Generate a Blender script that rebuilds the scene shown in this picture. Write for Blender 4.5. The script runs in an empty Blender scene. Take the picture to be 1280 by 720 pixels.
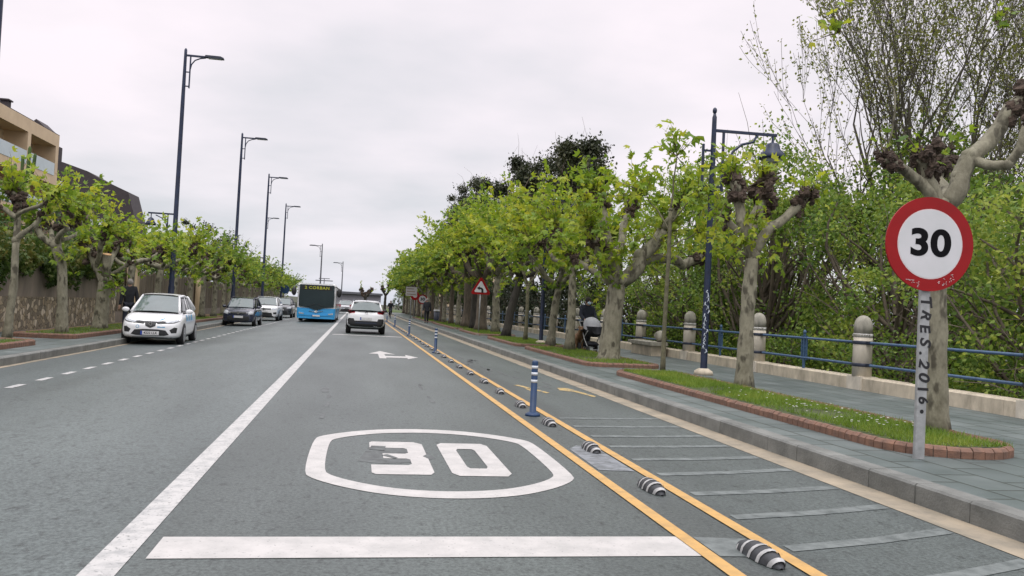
import bpy, bmesh, math, random
import numpy as np
from mathutils import Vector, Matrix
from mathutils.bvhtree import BVHTree

# ------------------------------------------------------------------ camera, sky, sun, exposure
scene = bpy.context.scene
COL = scene.collection
FPX, ROLL, CAMH = 1040.0, 0.05, 1.42           # focal length in 1280-px photo pixels, roll, eye height in the car
_vx, _vy = 446 - 640, 378 - 360                # where the road's vanishing point stands
_cr, _sr = math.cos(ROLL), math.sin(ROLL)
_u = Vector((_vx * _cr + _vy * _sr, -_vx * _sr + _vy * _cr, FPX)).normalized()   # road direction, level camera frame
_F = _u
_U = Vector((0, -_F.z, _F.y)).normalized()
_R = _F.cross(-_U)
if _R.x < 0: _R = -_R

def ray(x, y):
    dx, dy = x - 640, y - 360
    v = Vector((dx * _cr + dy * _sr, -dx * _sr + dy * _cr, FPX))
    return Vector((v.dot(_R), v.dot(_F), v.dot(_U)))

def at(x, y, Y):
    """point that stands Y metres down the road and is seen at photo pixel x, y"""
    r = ray(x, y)
    return r * (Y / r.y) + Vector((0, 0, CAMH))

cam_d = bpy.data.cameras.new('camera')
cam = bpy.data.objects.new('camera', cam_d)
COL.objects.link(cam)
cam_d.sensor_width = 36.0
cam_d.lens = FPX / 1280 * 36
cam_d.clip_start, cam_d.clip_end = 0.1, 6000
def _cam_axis(v):            # image-frame vector (x right, y down, z forward) -> world
    dx, dy, dz = v
    w = Vector((dx * _cr + dy * _sr, -dx * _sr + dy * _cr, dz))
    return Vector((w.dot(_R), w.dot(_F), w.dot(_U)))
cx, cy_, cz = _cam_axis((1, 0, 0)), _cam_axis((0, -1, 0)), _cam_axis((0, 0, -1))
cam.matrix_world = Matrix(((cx.x, cy_.x, cz.x, 0), (cx.y, cy_.y, cz.y, 0), (cx.z, cy_.z, cz.z, CAMH), (0, 0, 0, 1)))
scene.camera = cam

SUN_EL, SUN_AZ = math.radians(58), math.radians(200)
world = bpy.data.worlds.new('World')
scene.world = world
world.use_nodes = True
nt = world.node_tree
nt.nodes.clear()
def N(tree, kind, **kw):
    n = tree.nodes.new(kind)
    for k, v in kw.items():
        if k.startswith('i_'):
            n.inputs[k[2:].replace('_', ' ')].default_value = v
        else:
            setattr(n, k, v)
    return n
L = nt.links.new
sky = N(nt, 'ShaderNodeTexSky', sky_type='NISHITA', sun_disc=False, sun_elevation=SUN_EL, sun_rotation=SUN_AZ)
tc = N(nt, 'ShaderNodeTexCoord')
sep = N(nt, 'ShaderNodeSeparateXYZ')
L(tc.outputs['Generated'], sep.inputs[0])
ramp = N(nt, 'ShaderNodeValToRGB')
e = ramp.color_ramp.elements
e[0].position, e[0].color = 0.0, (0.5, 0.53, 0.59, 1)
e[1].position, e[1].color = 1.0, (1.95, 1.9, 1.95, 1)
for p, c in ((0.05, (0.585, 0.58, 0.61)), (0.14, (0.645, 0.62, 0.642)), (0.36, (0.72, 0.675, 0.70)), (0.6, (1.25, 1.2, 1.25))):
    q = e.new(p); q.color = (*c, 1)
L(sep.outputs['Z'], ramp.inputs[0])
zz = N(nt, 'ShaderNodeMath', operation='ADD'); zz.inputs[1].default_value = 0.16
L(sep.outputs['Z'], zz.inputs[0])
zm = N(nt, 'ShaderNodeMath', operation='MAXIMUM'); zm.inputs[1].default_value = 0.12
L(zz.outputs[0], zm.inputs[0])
dv = N(nt, 'ShaderNodeVectorMath', operation='DIVIDE')
cmb = N(nt, 'ShaderNodeCombineXYZ')
for k in 'XYZ': L(zm.outputs[0], cmb.inputs[k])
L(tc.outputs['Generated'], dv.inputs[0]); L(cmb.outputs[0], dv.inputs[1])
cn = N(nt, 'ShaderNodeTexNoise'); cn.inputs['Scale'].default_value = 1.15; cn.inputs['Detail'].default_value = 5; cn.inputs['Roughness'].default_value = .5
L(dv.outputs[0], cn.inputs['Vector'])
cr = N(nt, 'ShaderNodeValToRGB')
cr.color_ramp.elements[0].position, cr.color_ramp.elements[0].color = .3, (.80, .835, .85, 1)
cr.color_ramp.elements[1].position, cr.color_ramp.elements[1].color = .66, (1.1, 1.06, 1.075, 1)
L(cn.outputs['Fac'], cr.inputs[0])
mul = N(nt, 'ShaderNodeMix', data_type='RGBA', blend_type='MULTIPLY'); mul.inputs[0].default_value = 1
L(ramp.outputs[0], mul.inputs[6]); L(cr.outputs[0], mul.inputs[7])
bg1 = N(nt, 'ShaderNodeBackground'); bg1.inputs[1].default_value = 0.08
bg2 = N(nt, 'ShaderNodeBackground'); bg2.inputs[1].default_value = 1.0
L(sky.outputs[0], bg1.inputs[0]); L(mul.outputs[2], bg2.inputs[0])
mx = N(nt, 'ShaderNodeMixShader'); mx.inputs[0].default_value = 0.93
L(bg1.outputs[0], mx.inputs[1]); L(bg2.outputs[0], mx.inputs[2])
wo = N(nt, 'ShaderNodeOutputWorld')
L(mx.outputs[0], wo.inputs[0])

sd = bpy.data.lights.new('sun', 'SUN')
sd.energy, sd.angle, sd.color = 0.7, math.radians(18), (1, .965, .92)
sun = bpy.data.objects.new('sun', sd)
COL.objects.link(sun)
_sv = Vector((math.sin(SUN_AZ) * math.cos(SUN_EL), math.cos(SUN_AZ) * math.cos(SUN_EL), math.sin(SUN_EL)))
sun.rotation_euler = _sv.to_track_quat('Z', 'Y').to_euler()

vs = scene.view_settings
vs.view_transform, vs.look, vs.exposure, vs.gamma = 'Standard', 'None', 0.52, 1.0
vs.use_curve_mapping = False
scene.render.engine = 'CYCLES'
scene.cycles.use_denoising = True
scene.cycles.max_bounces = 6
scene.cycles.diffuse_bounces = 3
scene.cycles.glossy_bounces = 3
scene.cycles.transmission_bounces = 3
scene.cycles.transparent_max_bounces = 6
scene.cycles.caustics_reflective = scene.cycles.caustics_refractive = False

# ------------------------------------------------------------------ materials
M = {}
def mat(name, col, rough=.6, col2=None, scale=6.0, detail=5, lo=.35, hi=.65, bump=0, bscale=None, metal=0, spec=.5, coat=0, stretch=None, speck=None):
    m = bpy.data.materials.new(name); m.use_nodes = True
    t = m.node_tree; b = t.nodes['Principled BSDF']
    b.inputs['Roughness'].default_value = rough
    b.inputs['Metallic'].default_value = metal
    b.inputs['Specular IOR Level'].default_value = spec
    b.inputs['Coat Weight'].default_value = coat
    b.inputs['Coat Roughness'].default_value = .06
    co = N(t, 'ShaderNodeTexCoord')
    vec = co.outputs['Object']
    if stretch:
        mp = N(t, 'ShaderNodeMapping'); mp.inputs['Scale'].default_value = stretch
        t.links.new(vec, mp.inputs[0]); vec = mp.outputs[0]
    if col2 is None: col2 = tuple(c * .8 for c in col)
    n = N(t, 'ShaderNodeTexNoise'); n.inputs['Scale'].default_value = scale; n.inputs['Detail'].default_value = detail
    n.inputs['Roughness'].default_value = .62
    t.links.new(vec, n.inputs['Vector'])
    r = N(t, 'ShaderNodeValToRGB')
    r.color_ramp.elements[0].position, r.color_ramp.elements[0].color = lo, (*col2, 1)
    r.color_ramp.elements[1].position, r.color_ramp.elements[1].color = hi, (*col, 1)
    t.links.new(n.outputs['Fac'], r.inputs[0])
    out = r.outputs[0]
    if speck:                       # (colour, scale, threshold): small spots
        n2 = N(t, 'ShaderNodeTexNoise'); n2.inputs['Scale'].default_value = speck[1]; n2.inputs['Detail'].default_value = 3
        t.links.new(vec, n2.inputs['Vector'])
        r2 = N(t, 'ShaderNodeValToRGB')
        r2.color_ramp.elements[0].position, r2.color_ramp.elements[0].color = speck[2], (0, 0, 0, 1)
        r2.color_ramp.elements[1].position, r2.color_ramp.elements[1].color = min(1, speck[2] + .1), (1, 1, 1, 1)
        t.links.new(n2.outputs['Fac'], r2.inputs[0])
        mm = N(t, 'ShaderNodeMix', data_type='RGBA')
        t.links.new(r2.outputs[0], mm.inputs[0]); t.links.new(out, mm.inputs[6]); mm.inputs[7].default_value = (*speck[0], 1)
        out = mm.outputs[2]
    t.links.new(out, b.inputs['Base Color'])
    if bump:
        nb = N(t, 'ShaderNodeTexNoise'); nb.inputs['Scale'].default_value = bscale or scale * 4; nb.inputs['Detail'].default_value = 4
        t.links.new(vec, nb.inputs['Vector'])
        bp = N(t, 'ShaderNodeBump'); bp.inputs['Strength'].default_value = bump; bp.inputs['Distance'].default_value = .02
        t.links.new(nb.outputs['Fac'], bp.inputs['Height']); t.links.new(bp.outputs[0], b.inputs['Normal'])
    M[name] = m
    return m

def leafmat(name, cols, trans=.35, scale=.8, rough=.55):
    """three leaf colours picked leaf by leaf, shifted sprig by sprig"""
    m = bpy.data.materials.new(name); m.use_nodes = True
    t = m.node_tree; t.nodes.clear()
    g = N(t, 'ShaderNodeNewGeometry'); co = N(t, 'ShaderNodeTexCoord')
    n = N(t, 'ShaderNodeTexNoise'); n.inputs['Scale'].default_value = scale; n.inputs['Detail'].default_value = 2
    t.links.new(co.outputs['Object'], n.inputs['Vector'])
    a = N(t, 'ShaderNodeMath', operation='MULTIPLY_ADD'); a.inputs[1].default_value = .55
    t.links.new(g.outputs['Random Per Island'], a.inputs[0])
    s = N(t, 'ShaderNodeMath', operation='MULTIPLY_ADD'); s.inputs[1].default_value = 1.5; s.inputs[2].default_value = -.52
    t.links.new(n.outputs['Fac'], s.inputs[0]); t.links.new(s.outputs[0], a.inputs[2])
    r = N(t, 'ShaderNodeValToRGB')
    r.color_ramp.elements[0].position, r.color_ramp.elements[0].color = .1, (*cols[0], 1)
    r.color_ramp.elements[1].position, r.color_ramp.elements[1].color = .95, (*cols[2], 1)
    q = r.color_ramp.elements.new(.5); q.color = (*cols[1], 1)
    t.links.new(a.outputs[0], r.inputs[0])
    d = N(t, 'ShaderNodeBsdfPrincipled'); d.inputs['Roughness'].default_value = rough; d.inputs['Specular IOR Level'].default_value = .35
    tr = N(t, 'ShaderNodeBsdfTranslucent')
    hs = N(t, 'ShaderNodeHueSaturation'); hs.inputs['Hue'].default_value = .485; hs.inputs['Value'].default_value = 1.25; hs.inputs['Saturation'].default_value = 1.05
    t.links.new(r.outputs[0], d.inputs['Base Color']); t.links.new(r.outputs[0], hs.inputs['Color']); t.links.new(hs.outputs[0], tr.inputs['Color'])
    x = N(t, 'ShaderNodeMixShader'); x.inputs[0].default_value = trans
    t.links.new(d.outputs[0], x.inputs[1]); t.links.new(tr.outputs[0], x.inputs[2])
    o = N(t, 'ShaderNodeOutputMaterial'); t.links.new(x.outputs[0], o.inputs[0])
    M[name] = m

def asphalt(name, a, b, light=None):
    """a, b: dark and light tones of the mix; light: paler worn lanes by world X"""
    m = bpy.data.materials.new(name); m.use_nodes = True
    t = m.node_tree; p = t.nodes['Principled BSDF']; lk = t.links.new
    p.inputs['Roughness'].default_value = .52; p.inputs['Specular IOR Level'].default_value = .5
    co = N(t, 'ShaderNodeTexCoord'); sx = N(t, 'ShaderNodeSeparateXYZ'); lk(co.outputs['Object'], sx.inputs[0])
    fine = N(t, 'ShaderNodeTexNoise'); fine.inputs['Scale'].default_value = 36; fine.inputs['Detail'].default_value = 7; fine.inputs['Roughness'].default_value = .8
    lk(co.outputs['Object'], fine.inputs['Vector'])
    mp = N(t, 'ShaderNodeMapping'); mp.inputs['Scale'].default_value = (1.0, .22, 1); lk(co.outputs['Object'], mp.inputs[0])
    big = N(t, 'ShaderNodeTexNoise'); big.inputs['Scale'].default_value = .9; big.inputs['Detail'].default_value = 6; lk(mp.outputs[0], big.inputs['Vector'])
    r1 = N(t, 'ShaderNodeValToRGB')
    r1.color_ramp.elements[0].position, r1.color_ramp.elements[0].color = .38, (*a, 1)
    r1.color_ramp.elements[1].position, r1.color_ramp.elements[1].color = .6, (*b, 1)
    lk(fine.outputs['Fac'], r1.inputs[0])
    r2 = N(t, 'ShaderNodeValToRGB')
    r2.color_ramp.elements[0].position, r2.color_ramp.elements[0].color = .3, (.72, .735, .725, 1)
    r2.color_ramp.elements[1].position, r2.color_ramp.elements[1].color = .7, (1.22, 1.2, 1.19, 1)
    lk(big.outputs['Fac'], r2.inputs[0])
    m1 = N(t, 'ShaderNodeMix', data_type='RGBA', blend_type='MULTIPLY'); m1.inputs[0].default_value = 1
    lk(r1.outputs[0], m1.inputs[6]); lk(r2.outputs[0], m1.inputs[7])
    # resurfaced lanes: tone by X in metres, edge roughened
    wob = N(t, 'ShaderNodeTexNoise'); wob.inputs['Scale'].default_value = .5; wob.inputs['Detail'].default_value = 3; lk(co.outputs['Object'], wob.inputs['Vector'])
    ad = N(t, 'ShaderNodeMath', operation='MULTIPLY_ADD'); ad.inputs[1].default_value = .7; lk(wob.outputs['Fac'], ad.inputs[0]); lk(sx.outputs['X'], ad.inputs[2])
    mr = N(t, 'ShaderNodeMapRange'); mr.inputs['From Min'].default_value = -7; mr.inputs['From Max'].default_value = 5; lk(ad.outputs[0], mr.inputs['Value'])
    r3 = N(t, 'ShaderNodeValToRGB'); r3.color_ramp.elements[0].color = (.98, 1, 1.02, 1); r3.color_ramp.elements[1].color = (1.0, 1.0, 1.0, 1)
    def X(x): return (x + .35 + 7) / 12
    for x, c in ((-5.1, (.96, 1, 1.03)), (-4.85, (.8, .84, .85)), (-4.4, (.85, .88, .88)), (-4.0, (1.18, 1.2, 1.2)), (-1.4, (1.1, 1.13, 1.14)), (-1.0, (.9, .91, .9)), (-.35, (.9, .915, .9)), (.0, (.9, .91, .9)), (.45, (1.02, 1.03, 1.01)), (.95, (1.02, 1.03, 1.01)), (1.35, (.91, .92, .91)), (1.9, (.9, .91, .9)), (2.3, (.74, .74, .73)), (2.8, (.74, .75, .75)), (3.0, (.92, .94, .94))):
        q = r3.color_ramp.elements.new(X(x)); q.color = (*c, 1)
    lk(mr.outputs[0], r3.inputs[0])
    m2 = N(t, 'ShaderNodeMix', data_type='RGBA', blend_type='MULTIPLY'); m2.inputs[0].default_value = 1
    lk(m1.outputs[2], m2.inputs[6]); lk(r3.outputs[0], m2.inputs[7])
    # dark oil and tyre flecks
    fl = N(t, 'ShaderNodeTexNoise'); fl.inputs['Scale'].default_value = 9; fl.inputs['Detail'].default_value = 8; fl.inputs['Roughness'].default_value = .7
    mp2 = N(t, 'ShaderNodeMapping'); mp2.inputs['Scale'].default_value = (1.4, .8, 1); lk(co.outputs['Object'], mp2.inputs[0]); lk(mp2.outputs[0], fl.inputs['Vector'])
    r4 = N(t, 'ShaderNodeValToRGB')
    r4.color_ramp.elements[0].position, r4.color_ramp.elements[0].color = .33, (.42, .43, .43, 1)
    r4.color_ramp.elements[1].position, r4.color_ramp.elements[1].color = .46, (1, 1, 1, 1)
    lk(fl.outputs['Fac'], r4.inputs[0])
    m3 = N(t, 'ShaderNodeMix', data_type='RGBA', blend_type='MULTIPLY'); m3.inputs[0].default_value = 1
    lk(m2.outputs[2], m3.inputs[6]); lk(r4.outputs[0], m3.inputs[7])
    lk(m3.outputs[2], p.inputs['Base Color'])
    bp = N(t, 'ShaderNodeBump'); bp.inputs['Strength'].default_value = .35; bp.inputs['Distance'].default_value = .008
    lk(fine.outputs['Fac'], bp.inputs['Height']); lk(bp.outputs[0], p.inputs['Normal'])
    M[name] = m

def brickmat(name, c1, c2, mortar, bw, bh, msize=.012, axes='XY', rough=.7, bump=.4, dirt=None, spec=.4, offset=.5):
    m = bpy.data.materials.new(name); m.use_nodes = True
    t = m.node_tree; p = t.nodes['Principled BSDF']; lk = t.links.new
    p.inputs['Roughness'].default_value = rough; p.inputs['Specular IOR Level'].default_value = spec
    co = N(t, 'ShaderNodeTexCoord'); sx = N(t, 'ShaderNodeSeparateXYZ'); cb = N(t, 'ShaderNodeCombineXYZ')
    lk(co.outputs['Object'], sx.inputs[0]); lk(sx.outputs[axes[0]], cb.inputs[0]); lk(sx.outputs[axes[1]], cb.inputs[1])
    br = N(t, 'ShaderNodeTexBrick'); lk(cb.outputs[0], br.inputs['Vector']); br.offset = offset
    br.inputs['Scale'].default_value = 1; br.inputs['Brick Width'].default_value = bw; br.inputs['Row Height'].default_value = bh
    br.inputs['Mortar Size'].default_value = msize; br.inputs['Mortar Smooth'].default_value = .3
    br.inputs['Color1'].default_value = (*c1, 1); br.inputs['Color2'].default_value = (*c2, 1); br.inputs['Mortar'].default_value = (*mortar, 1)
    n = N(t, 'ShaderNodeTexNoise'); n.inputs['Scale'].default_value = 1.2; n.inputs['Detail'].default_value = 7; lk(co.outputs['Object'], n.inputs['Vector'])
    r = N(t, 'ShaderNodeValToRGB')
    d = dirt or (.72, .74, .72)
    r.color_ramp.elements[0].position, r.color_ramp.elements[0].color = .32, (*d, 1)
    r.color_ramp.elements[1].position, r.color_ramp.elements[1].color = .68, (1.12, 1.12, 1.12, 1)
    lk(n.outputs['Fac'], r.inputs[0])
    mm = N(t, 'ShaderNodeMix', data_type='RGBA', blend_type='MULTIPLY'); mm.inputs[0].default_value = 1
    lk(br.outputs['Color'], mm.inputs[6]); lk(r.outputs[0], mm.inputs[7]); lk(mm.outputs[2], p.inputs['Base Color'])
    bp = N(t, 'ShaderNodeBump'); bp.inputs['Strength'].default_value = bump; bp.inputs['Distance'].default_value = .01; bp.invert = True
    lk(br.outputs['Fac'], bp.inputs['Height']); lk(bp.outputs[0], p.inputs['Normal'])
    M[name] = m

asphalt('asphalt', (.032, .041, .0395), (.106, .127, .1235))
mat('paint_white', (.45, .445, .43), .6, (.3, .305, .3), 9, 9, .34, .56, .15, 60, speck=((.13, .14, .135), 38, .6))
mat('paint_fresh', (.48, .465, .445), .55, (.36, .355, .34), 5, 9, .3, .65, .1, 60, speck=((.2, .2, .195), 45, .64))
mat('paint_ochre', (.5, .3, .095), .6, (.36, .225, .085), 6, 8, .3, .55, .15, 60, speck=((.25, .16, .06), 25, .68))
mat('paint_old_ochre', (.5, .34, .1), .65, (.17, .16, .12), 8, 8, .4, .6, .1, 50)
mat('paint_ghost', (.15, .17, .165), .65, (.078, .093, .09), 7, 9, .36, .6, .1, 50)
mat('patch_pale', (.2, .215, .23), .7, (.085, .095, .097), 8, 8, .35, .6)
mat('patch_dark', (.05, .056, .055), .65, (.1, .112, .11), 7, 8, .4, .62)
mat('gutter', (.36, .3, .215), .75, (.17, .155, .12), 2.5, 9, .3, .7, .2, 40)
mat('kerb_stone', (.2, .205, .19), .75, (.1, .105, .097), 3, 9, .3, .68, .3, 50)
brickmat('paving', (.095, .118, .116), (.135, .158, .155), (.035, .045, .038), .62, .42, .016, 'YX', .5, .6, (.6, .66, .64), .45)
mat('grass_soil', (.075, .1, .03), .9, (.04, .045, .02), 5, 6)
mat('soil', (.12, .095, .06), .95, (.07, .055, .035), 6, 6, bump=.5)
mat('park_ground', (.04, .055, .02), .95, (.03, .03, .018), .5, 6)
mat('brick_red', (.235, .125, .08), .75, (.115, .068, .05), 9, 6, .3, .7, .3, 60)
mat('mortar', (.25, .22, .19), .9)
mat('limestone', (.64, .56, .43), .8, (.3, .265, .2), 4, 8, .25, .65, .25, 40, stretch=(1, 1, .45))
mat('granite_pale', (.7, .64, .53), .8, (.46, .42, .35), 5, 8, .3, .65, .2, 60, stretch=(1, 1, .4))
mat('granite_stain', (.38, .36, .3), .85, (.18, .175, .145), 7, 8, .3, .65, .2, 60, stretch=(1, 1, .35))
mat('white_band', (.6, .6, .58), .7, (.4, .4, .38), 18, 4)
mat('rail_blue', (.055, .115, .21), .42, (.04, .08, .15), 8, 5, bump=.05)
mat('lamp_blue', (.01, .022, .06), .42, (.007, .014, .038), 6, 4)
mat('dark_iron', (.025, .033, .055), .45)
mat('galv', (.42, .43, .43), .45, (.3, .31, .31), 14, 5, metal=.35)
mat('sign_red', (.3, .007, .009), .45, (.25, .006, .008), 3, 3, spec=.25)
mat('sign_black', (.006, .006, .008), .8, (.005, .005, .006), spec=.1)
mat('sign_white', (.62, .62, .64), .4, (.56, .57, .58), 3, 3)
mat('sign_rim', (.72, .6, .6), .4)
mat('black', (.012, .012, .014), .45, (.008, .008, .01))
mat('rubber', (.02, .02, .022), .75, (.012, .012, .013))
mat('sep_rubber', (.045, .05, .056), .65, (.025, .027, .03), 14, 5)
mat('sep_white', (.46, .46, .45), .55, (.27, .275, .275), 16, 5)
mat('post_blue', (.007, .04, .115), .5, (.005, .028, .08), 6, 4)
mat('reflective', (.62, .66, .7), .35)
mat('bark', (.27, .255, .185), .85, (.125, .115, .078), 6, 9, .32, .62, .6, 26, stretch=(1, 1, .5), speck=((.075, .068, .046), 6.5, .54))
mat('bark_young', (.16, .15, .09), .85, (.085, .08, .05), 9, 6, bump=.3)
mat('bark_dark', (.05, .045, .035), .9, (.025, .022, .018), 8, 6, bump=.5, bscale=30, stretch=(1, 1, .3))
mat('bark_brown', (.16, .13, .095), .9, (.07, .058, .043), 8, 6, bump=.5, bscale=30, stretch=(1, 1, .3))
mat('burl', (.1, .07, .052), .95, (.025, .018, .014), 12, 7, .3, .65, .8, 34)
mat('cut_wood', (.55, .33, .15), .8, (.4, .24, .11), 20)
mat('twig', (.15, .115, .075), .85, (.085, .065, .045), 10)
mat('twig_grey', (.12, .105, .08), .85, (.06, .055, .042), 10)
leafmat('leaf_plane', ((.08, .16, .02), (.21, .325, .034), (.44, .47, .06)), .46)
leafmat('leaf_plane_far', ((.055, .125, .02), (.165, .27, .034), (.36, .40, .055)), .45)
leafmat('leaf_wood', ((.05, .105, .02), (.155, .26, .045), (.37, .43, .09)), .46, scale=.8)
leafmat('leaf_poplar', ((.12, .15, .04), (.21, .25, .06), (.3, .3, .08)), .4, scale=.6)
leafmat('leaf_dark', ((.012, .02, .008), (.022, .034, .012), (.04, .052, .018)), .12, .6)
leafmat('leaf_mid', ((.025, .055, .012), (.05, .1, .02), (.09, .15, .03)), .25, .5)
leafmat('leaf_euca', ((.02, .029, .013), (.036, .046, .02), (.075, .078, .034)), .12, .5)
leafmat('leaf_ivy', ((.035, .07, .014), (.08, .14, .025), (.19, .17, .045)), .25, .7)
leafmat('grass', ((.08, .15, .016), (.14, .24, .028), (.25, .31, .05)), .3, .9)
mat('daisy', (.75, .75, .7), .7)
mat('wall_plaster', (.33, .275, .225), .9, (.16, .135, .115), 1.6, 8, .3, .7, .2, 20, stretch=(1, 1, .35))
mat('fence_wood', (.27, .22, .165), .9, (.13, .107, .085), 5, 8, .3, .7, .2, 30, stretch=(1, 1, .08))
mat('cream', (.64, .5, .33), .8, (.55, .42, .275), 1.0, 7, .3, .7)
mat('cream_dark', (.36, .27, .18), .85, (.28, .215, .15), 1.2, 7)
mat('dull_tan', (.3, .25, .19), .85)  # plain dull tan for the house windows and the panel's text lines
mat('glass_pale', (.42, .5, .52), .12, (.38, .46, .48), 1, 2)
mat('glass_dark', (.02, .025, .028), .06, (.015, .02, .022), spec=.6)
mat('screen_glass', (.1, .135, .135), .05, (.08, .11, .11), 2, 3, spec=.9)
mat('bus_glass', (.02, .034, .037), .12, (.014, .026, .028), 1.2, 5, spec=.3)
mat('roof_dark', (.052, .042, .046), .8, (.036, .03, .033), 3, 6)
mat('awning', (.62, .66, .7), .7)
mat('car_white', (.76, .77, .78), .28, (.74, .75, .76), 2, 2, coat=.6)
mat('car_navy', (.012, .018, .045), .25, (.01, .015, .038), 2, 2, coat=.8)
mat('car_grey', (.06, .063, .07), .28, (.05, .053, .06), 2, 2, coat=.7)
mat('car_silver', (.45, .46, .47), .3, (.42, .43, .44), 2, 2, coat=.6, metal=.3)
mat('bus_blue', (.035, .34, .7), .35, (.03, .31, .65), 2, 2, coat=.5)
mat('plastic_black', (.02, .021, .023), .55, (.014, .015, .016), 8)
mat('chrome', (.6, .6, .6), .18, metal=1)
mat('lamp_glass', (.5, .53, .56), .12, (.3, .32, .34), 18, 3)
mat('tail_red', (.34, .02, .03), .25, (.22, .012, .02), 12, 3, coat=.6)
mat('decal_blue', (.1, .36, .6), .4)
mat('plate_white', (.68, .68, .68), .4)
mat('plate_blue', (.02, .06, .35), .4)
mat('rim_alloy', (.4, .41, .42), .32, (.3, .31, .32), metal=.7)
mat('skin', (.42, .25, .18), .6, (.38, .22, .155), 20)
mat('hair_dark', (.025, .02, .017), .8)
mat('hair_grey', (.3, .28, .26), .8)
mat('cloth_black', (.014, .016, .022), .85, (.009, .01, .014), 9)
mat('cloth_navy', (.02, .025, .04), .85, (.014, .017, .028), 9)
mat('mask', (.45, .6, .72), .8)
mat('dog_fur', (.24, .14, .075), .9, (.16, .09, .048), 14)
mat('dog_muzzle', (.03, .022, .018), .9)
mat('hood_grey', (.42, .43, .46), .85, (.36, .37, .4), 9)
mat('shoe', (.05, .05, .05), .7)
mat('graffiti_white', (.5, .55, .6), .6, (.35, .4, .45), 20)
mat('info_panel', (.5, .47, .48), .5, (.44, .42, .43))
mat('far_wall', (.23, .23, .25), .9, (.18, .18, .2), .1, 4)
mat('far_roof', (.12, .125, .14), .9, (.1, .105, .12), .1, 4)
mat('island_green', (.08, .12, .03), .9, (.05, .07, .025), .8, 5)
led = bpy.data.materials.new('led_yellow'); led.use_nodes = True
_b = led.node_tree.nodes['Principled BSDF']
_b.inputs['Base Color'].default_value = (.3, .3, .02, 1); _b.inputs['Emission Color'].default_value = (.6, .68, .1, 1); _b.inputs['Emission Strength'].default_value = .1
M['led_yellow'] = led

def rubble(name):
    m = bpy.data.materials.new(name); m.use_nodes = True
    t = m.node_tree; p = t.nodes['Principled BSDF']; lk = t.links.new
    p.inputs['Roughness'].default_value = .9
    co = N(t, 'ShaderNodeTexCoord')
    v = N(t, 'ShaderNodeTexVoronoi'); v.inputs['Scale'].default_value = 6.2; lk(co.outputs['Object'], v.inputs['Vector'])
    v2 = N(t, 'ShaderNodeTexVoronoi', feature='DISTANCE_TO_EDGE'); v2.inputs['Scale'].default_value = 6.2; lk(co.outputs['Object'], v2.inputs['Vector'])
    sp = N(t, 'ShaderNodeSeparateColor'); lk(v.outputs['Color'], sp.inputs[0])
    r = N(t, 'ShaderNodeValToRGB')
    r.color_ramp.elements[0].color = (.19, .16, .12, 1); r.color_ramp.elements[1].color = (.64, .55, .43, 1)
    for ps, c in ((.35, (.27, .22, .16)), (.65, (.38, .3, .2))):
        q = r.color_ramp.elements.new(ps); q.color = (*c, 1)
    lk(sp.outputs[0], r.inputs[0])
    r2 = N(t, 'ShaderNodeValToRGB'); r2.color_ramp.elements[0].color = (.3, .28, .25, 1); r2.color_ramp.elements[1].position = .06; r2.color_ramp.elements[1].color = (1, 1, 1, 1)
    lk(v2.outputs['Distance'], r2.inputs[0])
    mm = N(t, 'ShaderNodeMix', data_type='RGBA', blend_type='MULTIPLY'); mm.inputs[0].default_value = 1
    lk(r.outputs[0], mm.inputs[6]); lk(r2.outputs[0], mm.inputs[7]); lk(mm.outputs[2], p.inputs['Base Color'])
    bp = N(t, 'ShaderNodeBump'); bp.inputs['Strength'].default_value = .6; bp.inputs['Distance'].default_value = .04
    lk(r2.outputs[0], bp.inputs['Height']); lk(bp.outputs[0], p.inputs['Normal'])
    M[name] = m
rubble('rubble')

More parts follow.
